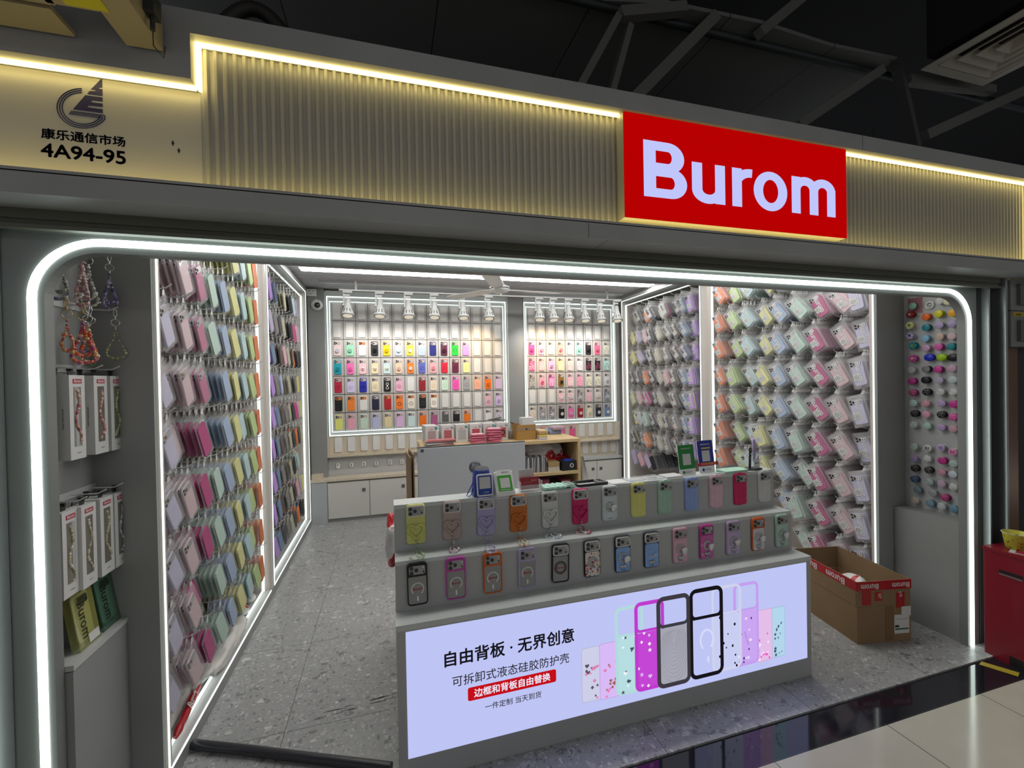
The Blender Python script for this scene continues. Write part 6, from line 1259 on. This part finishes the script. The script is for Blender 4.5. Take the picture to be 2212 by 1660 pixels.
def packets(x, y, n, dx, lab):
    for j in range(n):
        t = thing('pink_packet', '%s packet from the bottom of the %s' % (ORD[j], lab), 'packet', (x + rnd.uniform(-.006, .006), y + rnd.uniform(-.004, .004), ZS + j * .0205), (0, 0, rnd.uniform(-.15, .15)), 'pink and white packets on the shelf unit')
        g = MB(); A = lambda k, z: [(a * k, b * k, z) for a, b in rrect(.13, .085, .006, 3)]; g.loops([A(1, .010), A(.97, .004), A(.85, 0)][::-1] + [A(.97, .015), A(.8, .02)], 0, True); g.build('pouch', pmat('packet_pink', (.50, .10, .17), .35), t); g = MB(); g.box(-.05, .05, -.03, .03, .0195, .0203); g.build('print', pmat('packet_white', (.68, .58, .6), .4), t)
packets(.735, 3.68, 4, 0, 'lower pink packet stack'); packets(.885, 3.69, 6, 0, 'taller pink packet stack')
for j in range(6):
    t = thing('flat_sleeve', '%s grey and red flat sleeve from the bottom of the paper pile' % ORD[j], 'sleeve', (.42 + rnd.uniform(-.02, .02), 3.685 + rnd.uniform(-.01, .01), ZS + j * .0085), (0, 0, rnd.uniform(-.25, .25)), 'flat sleeves piled on the shelf unit')
    MB().box(-.13, .10, -.05, .05, 0, .008).build('sleeve', pmat(('sleeve_grey', 'sleeve_pale', 'sleeve_red')[(j * 2) % 3 if j < 5 else 2], ((.34, .34, .33), (.5, .5, .48), (.45, .16, .16))[(j * 2) % 3 if j < 5 else 2], .4), t)
g = MB(); g.tube([(.42, 3.90, ZS + .168), (.75, 3.89, ZS + .170), (.88, 3.885, ZS + .172), (1.04, 3.88, ZS + .172)], .0065, 8); g.tube([(.88, 3.885, ZS + .176), (.92, 3.87, ZS + .185), (1.0, 3.86, ZS + .20)], .008, 6); g.tube([(.92, 3.88, ZS + .172), (.97, 3.88, ZS + .18), (1.0, 3.875, ZS + .176)], .008, 6); tag(g.build('grabber_pole', pmat('pole_grey', (.16, .16, .15), .4)), 'grey grabber pole resting across the retail boxes', 'pole')
t = thing('small_carton', 'small brown taped carton open at the top on the shelf unit', 'box', (1.19, 3.70, ZS), (0, 0, .05))
g = MB(); g.box(-.09, .09, 0, .004, 0, .135).box(-.09, .09, .156, .16, 0, .135).box(-.09, -.086, .004, .156, 0, .135).box(.086, .09, .004, .156, 0, .135).box(-.086, .086, .004, .156, 0, .004); g.build('body', pmat('carton_tan', (.36, .20, .05), .5), t)
g = MB(); g.box(-.0895, .0895, -.001, 0, .085, .11); g.build('tape', pmat('tape_grey', (.28, .2, .13), .3), t); g = MB(); g.box(-.008, .008, -.0016, -.001, .09, .105); g.build('mark', INK, t)
g = MB(); g.add([(-.09, .0, .136), (-.125, .0, .16), (-.125, .1, .16), (-.09, .16, .136)], [(0, 1, 2, 3)]); g.build('flap', KRAFTD, t)
t = thing('card_stack', 'stack of white cards standing up out of the small carton', 'cards', (1.215, 3.78, ZS + .006), (0, 0, .05)); MB().box(-.052, .06, -.04, .045, 0, .19).build('cards', CARD, t)
t = thing('clear_tub', 'small clear tub of dark pieces beside the brown carton', 'tub', (1.078, 3.84, ZS)); MB().lathe([(0, 0), (.03, 0), (.033, .10), (.031, .10), (.028, .003), (0, .003)], 16).build('tub', CL, t); MB().lathe([(0, .004), (.026, .004), (.028, .07), (0, .07)], 12).build('filling', pmat('dark_bits', (.07, .065, .07), .5), t)
for j, (c, cn) in enumerate((((.5, .48, .6), 'lilac'), ((.6, .5, .15), 'yellow'), ((.45, .25, .08), 'amber'), ((.55, .40, .20), 'tan'))):
    slabthing('boxed_case', '%s boxed case in the little pile beside the brown carton' % cn, 'phone case', 1.335, 3.73, .08, .15, .0195, pmat('boxed_%s' % cn, c, .4), 0, ZS + j * .0205, 'small coloured cases on the shelf unit', .008, 'case')
slabthing('boxed_case', 'green phone case lying on the wood behind the coloured pile', 'phone case', 1.46, 4.03, .09, .12, .04, pmat('boxed_green', (.26, .36, .32), .4), 0, ZS, 'small coloured cases on the shelf unit', .01, 'case')
slabthing('boxed_case', 'slate blue phone case lying next to the green one', 'phone case', 1.575, 4.02, .12, .12, .045, pmat('boxed_blue', (.22, .28, .42), .4), 0, ZS, 'small coloured cases on the shelf unit', .01, 'case')
slabthing('boxed_case', 'mauve phone case lying at the far edge of the shelf unit top', 'phone case', 1.60, 4.0, .13, .14, .028, pmat('boxed_mauve', (.40, .28, .36), .4), 0, ZS + .0455, 'small coloured cases on the shelf unit', .01, 'case')
# ---------------------------------------------------------------- inside the shelf unit, shelf top z .666
o = tag(link('plastic_bag', blob(.40, .22, .21, 11, .35), None), 'large crumpled white bag with red print on the shelf', 'plastic bag', 'crumpled plastic bags'); o.data.materials.append(BAGW); o.location = (1.38, 3.86, .715)
o = tag(link('plastic_bag', blob(.40, .16, .09, 12, .35), None), 'red plastic bag spread under the white bag in the shelf', 'plastic bag', 'crumpled plastic bags'); o.data.materials.append(BAGR); o.location = (1.46, 3.84, .70)
for j in range(17):
    t = thing('file_sleeve', '%s grey plastic sleeve standing upright in the shelf row' % (ORD + ['sixteenth', 'seventeenth'])[j], 'sleeve', (1.10 + j * .0155, 3.64, .6665), (0, rnd.uniform(-.05, .05), rnd.uniform(-.12, .12)), 'upright plastic sleeves in the shelf unit')
    MB().box(-.004, .004, 0, .13, 0, .135 + rnd.uniform(-.01, .014)).build('sleeve', pmat(('sleeve_a', 'sleeve_b', 'sleeve_c')[j % 3], ((.42, .42, .43), (.16, .16, .18), (.55, .55, .54))[j % 3], .3), t)
t = thing('booklet_pile', 'pile of pale booklets under a tan carton in the shelf', 'booklets', (1.42, 3.63, .6665)); MB().box(-.05, .055, 0, .14, 0, .04).build('booklets', pmat('booklet', (.52, .48, .40), .6), t); MB().box(-.05, .055, 0, .14, .041, .085).build('tan_carton', pmat('tan_card', (.36, .25, .12), .6), t)
t = thing('gadget_box', 'black gadget box with a blue packet on it in the shelf', 'box', (1.575, 3.62, .6665), (0, 0, .05)); MB().box(-.075, .065, 0, .12, 0, .085).build('box', pmat('gadget_black', (.02, .02, .024), .3), t); g = MB(); g.lathe([(.012, 0), (.02, 0), (.02, .004), (.012, .004), (.012, 0)], 16, M=Matrix.Translation((.015, -.001, .045)) @ Matrix.Rotation(PI / 2, 4, 'X'), caps=False); g.build('printed_ring', GREYL, t); g = MB(); g.box(-.05, .03, .01, .06, .086, .10); g.build('blue_packet', pmat('packet_blue', (.02, .06, .4), .4), t)
t = thing('blue_folder', 'blue and orange folder standing behind the monitor edge', 'folder', (1.045, 3.66, .6665)); MB().box(-.02, .012, 0, .14, 0, .22).build('folder', pmat('folder_blue', (.02, .03, .22), .4), t); MB().box(.0125, .018, 0, .14, 0, .205).build('spine', pmat('folder_orange', (.45, .12, .05), .4), t)
for j in range(5):
    t = thing('pink_packet', '%s dark pink packet lying on the lower shelf of the unit' % ORD[j], 'packet', (1.22 + (j % 2) * .17 + rnd.uniform(-.02, .02), 3.64 + .02 * j, .0855 + .0), (0, 0, rnd.uniform(-.2, .2)), 'pink packets on the lower shelf')
    t.location = (1.15 + .10 * j, 3.74, .0855); MB().box(-.045, .045, -.09, .09, 0, .47 + .02 * (j % 3)).build('pouch', pmat('packet_dark_%d' % (j % 2), ((.30, .07, .11), (.08, .07, .07))[j % 2], .4), t)
# cloth over the side of the unit and cardboard flats left of the monitor
g = MB(); Ls = []
for k in range(13):
    z = .80 - .42 * k / 12; Ls.append([(1.676 + .022 + .05 * (k / 12) + .03 * math.sin(j * 1.1 + k * .25) * (.3 + k / 12) + (.0 if k else -.0), 3.62 + .16 * j / 16, z - .02 * math.sin(j * .6)) for j in range(17)])
Lb = [[(x + .006, y, z) for x, y, z in l] for l in Ls]
g.loops(Ls, 0, True, False, False, False); g.loops(Lb, 0, True, False, False, False); o = g.build('draped_cloth', pmat('white_cloth', (.58, .58, .55), .8)); tag(o, 'crumpled white sheet hanging down the side of the shelf unit', 'cloth')
for j, (x, lab) in enumerate(((.128, 'brown cardboard flat leaning beside the monitor, innermost'), (.112, 'brown cardboard flat leaning beside the monitor, outermost'))):
    t = thing('cardboard_flat', lab, 'cardboard', (x, 2.52, .7455), (0, 0, .06), 'cardboard flats beside the monitor'); MB().box(-.0035, .0035, -.03, .22, 0, .345 - .02 * j).build('sheet', KRAFT, t)
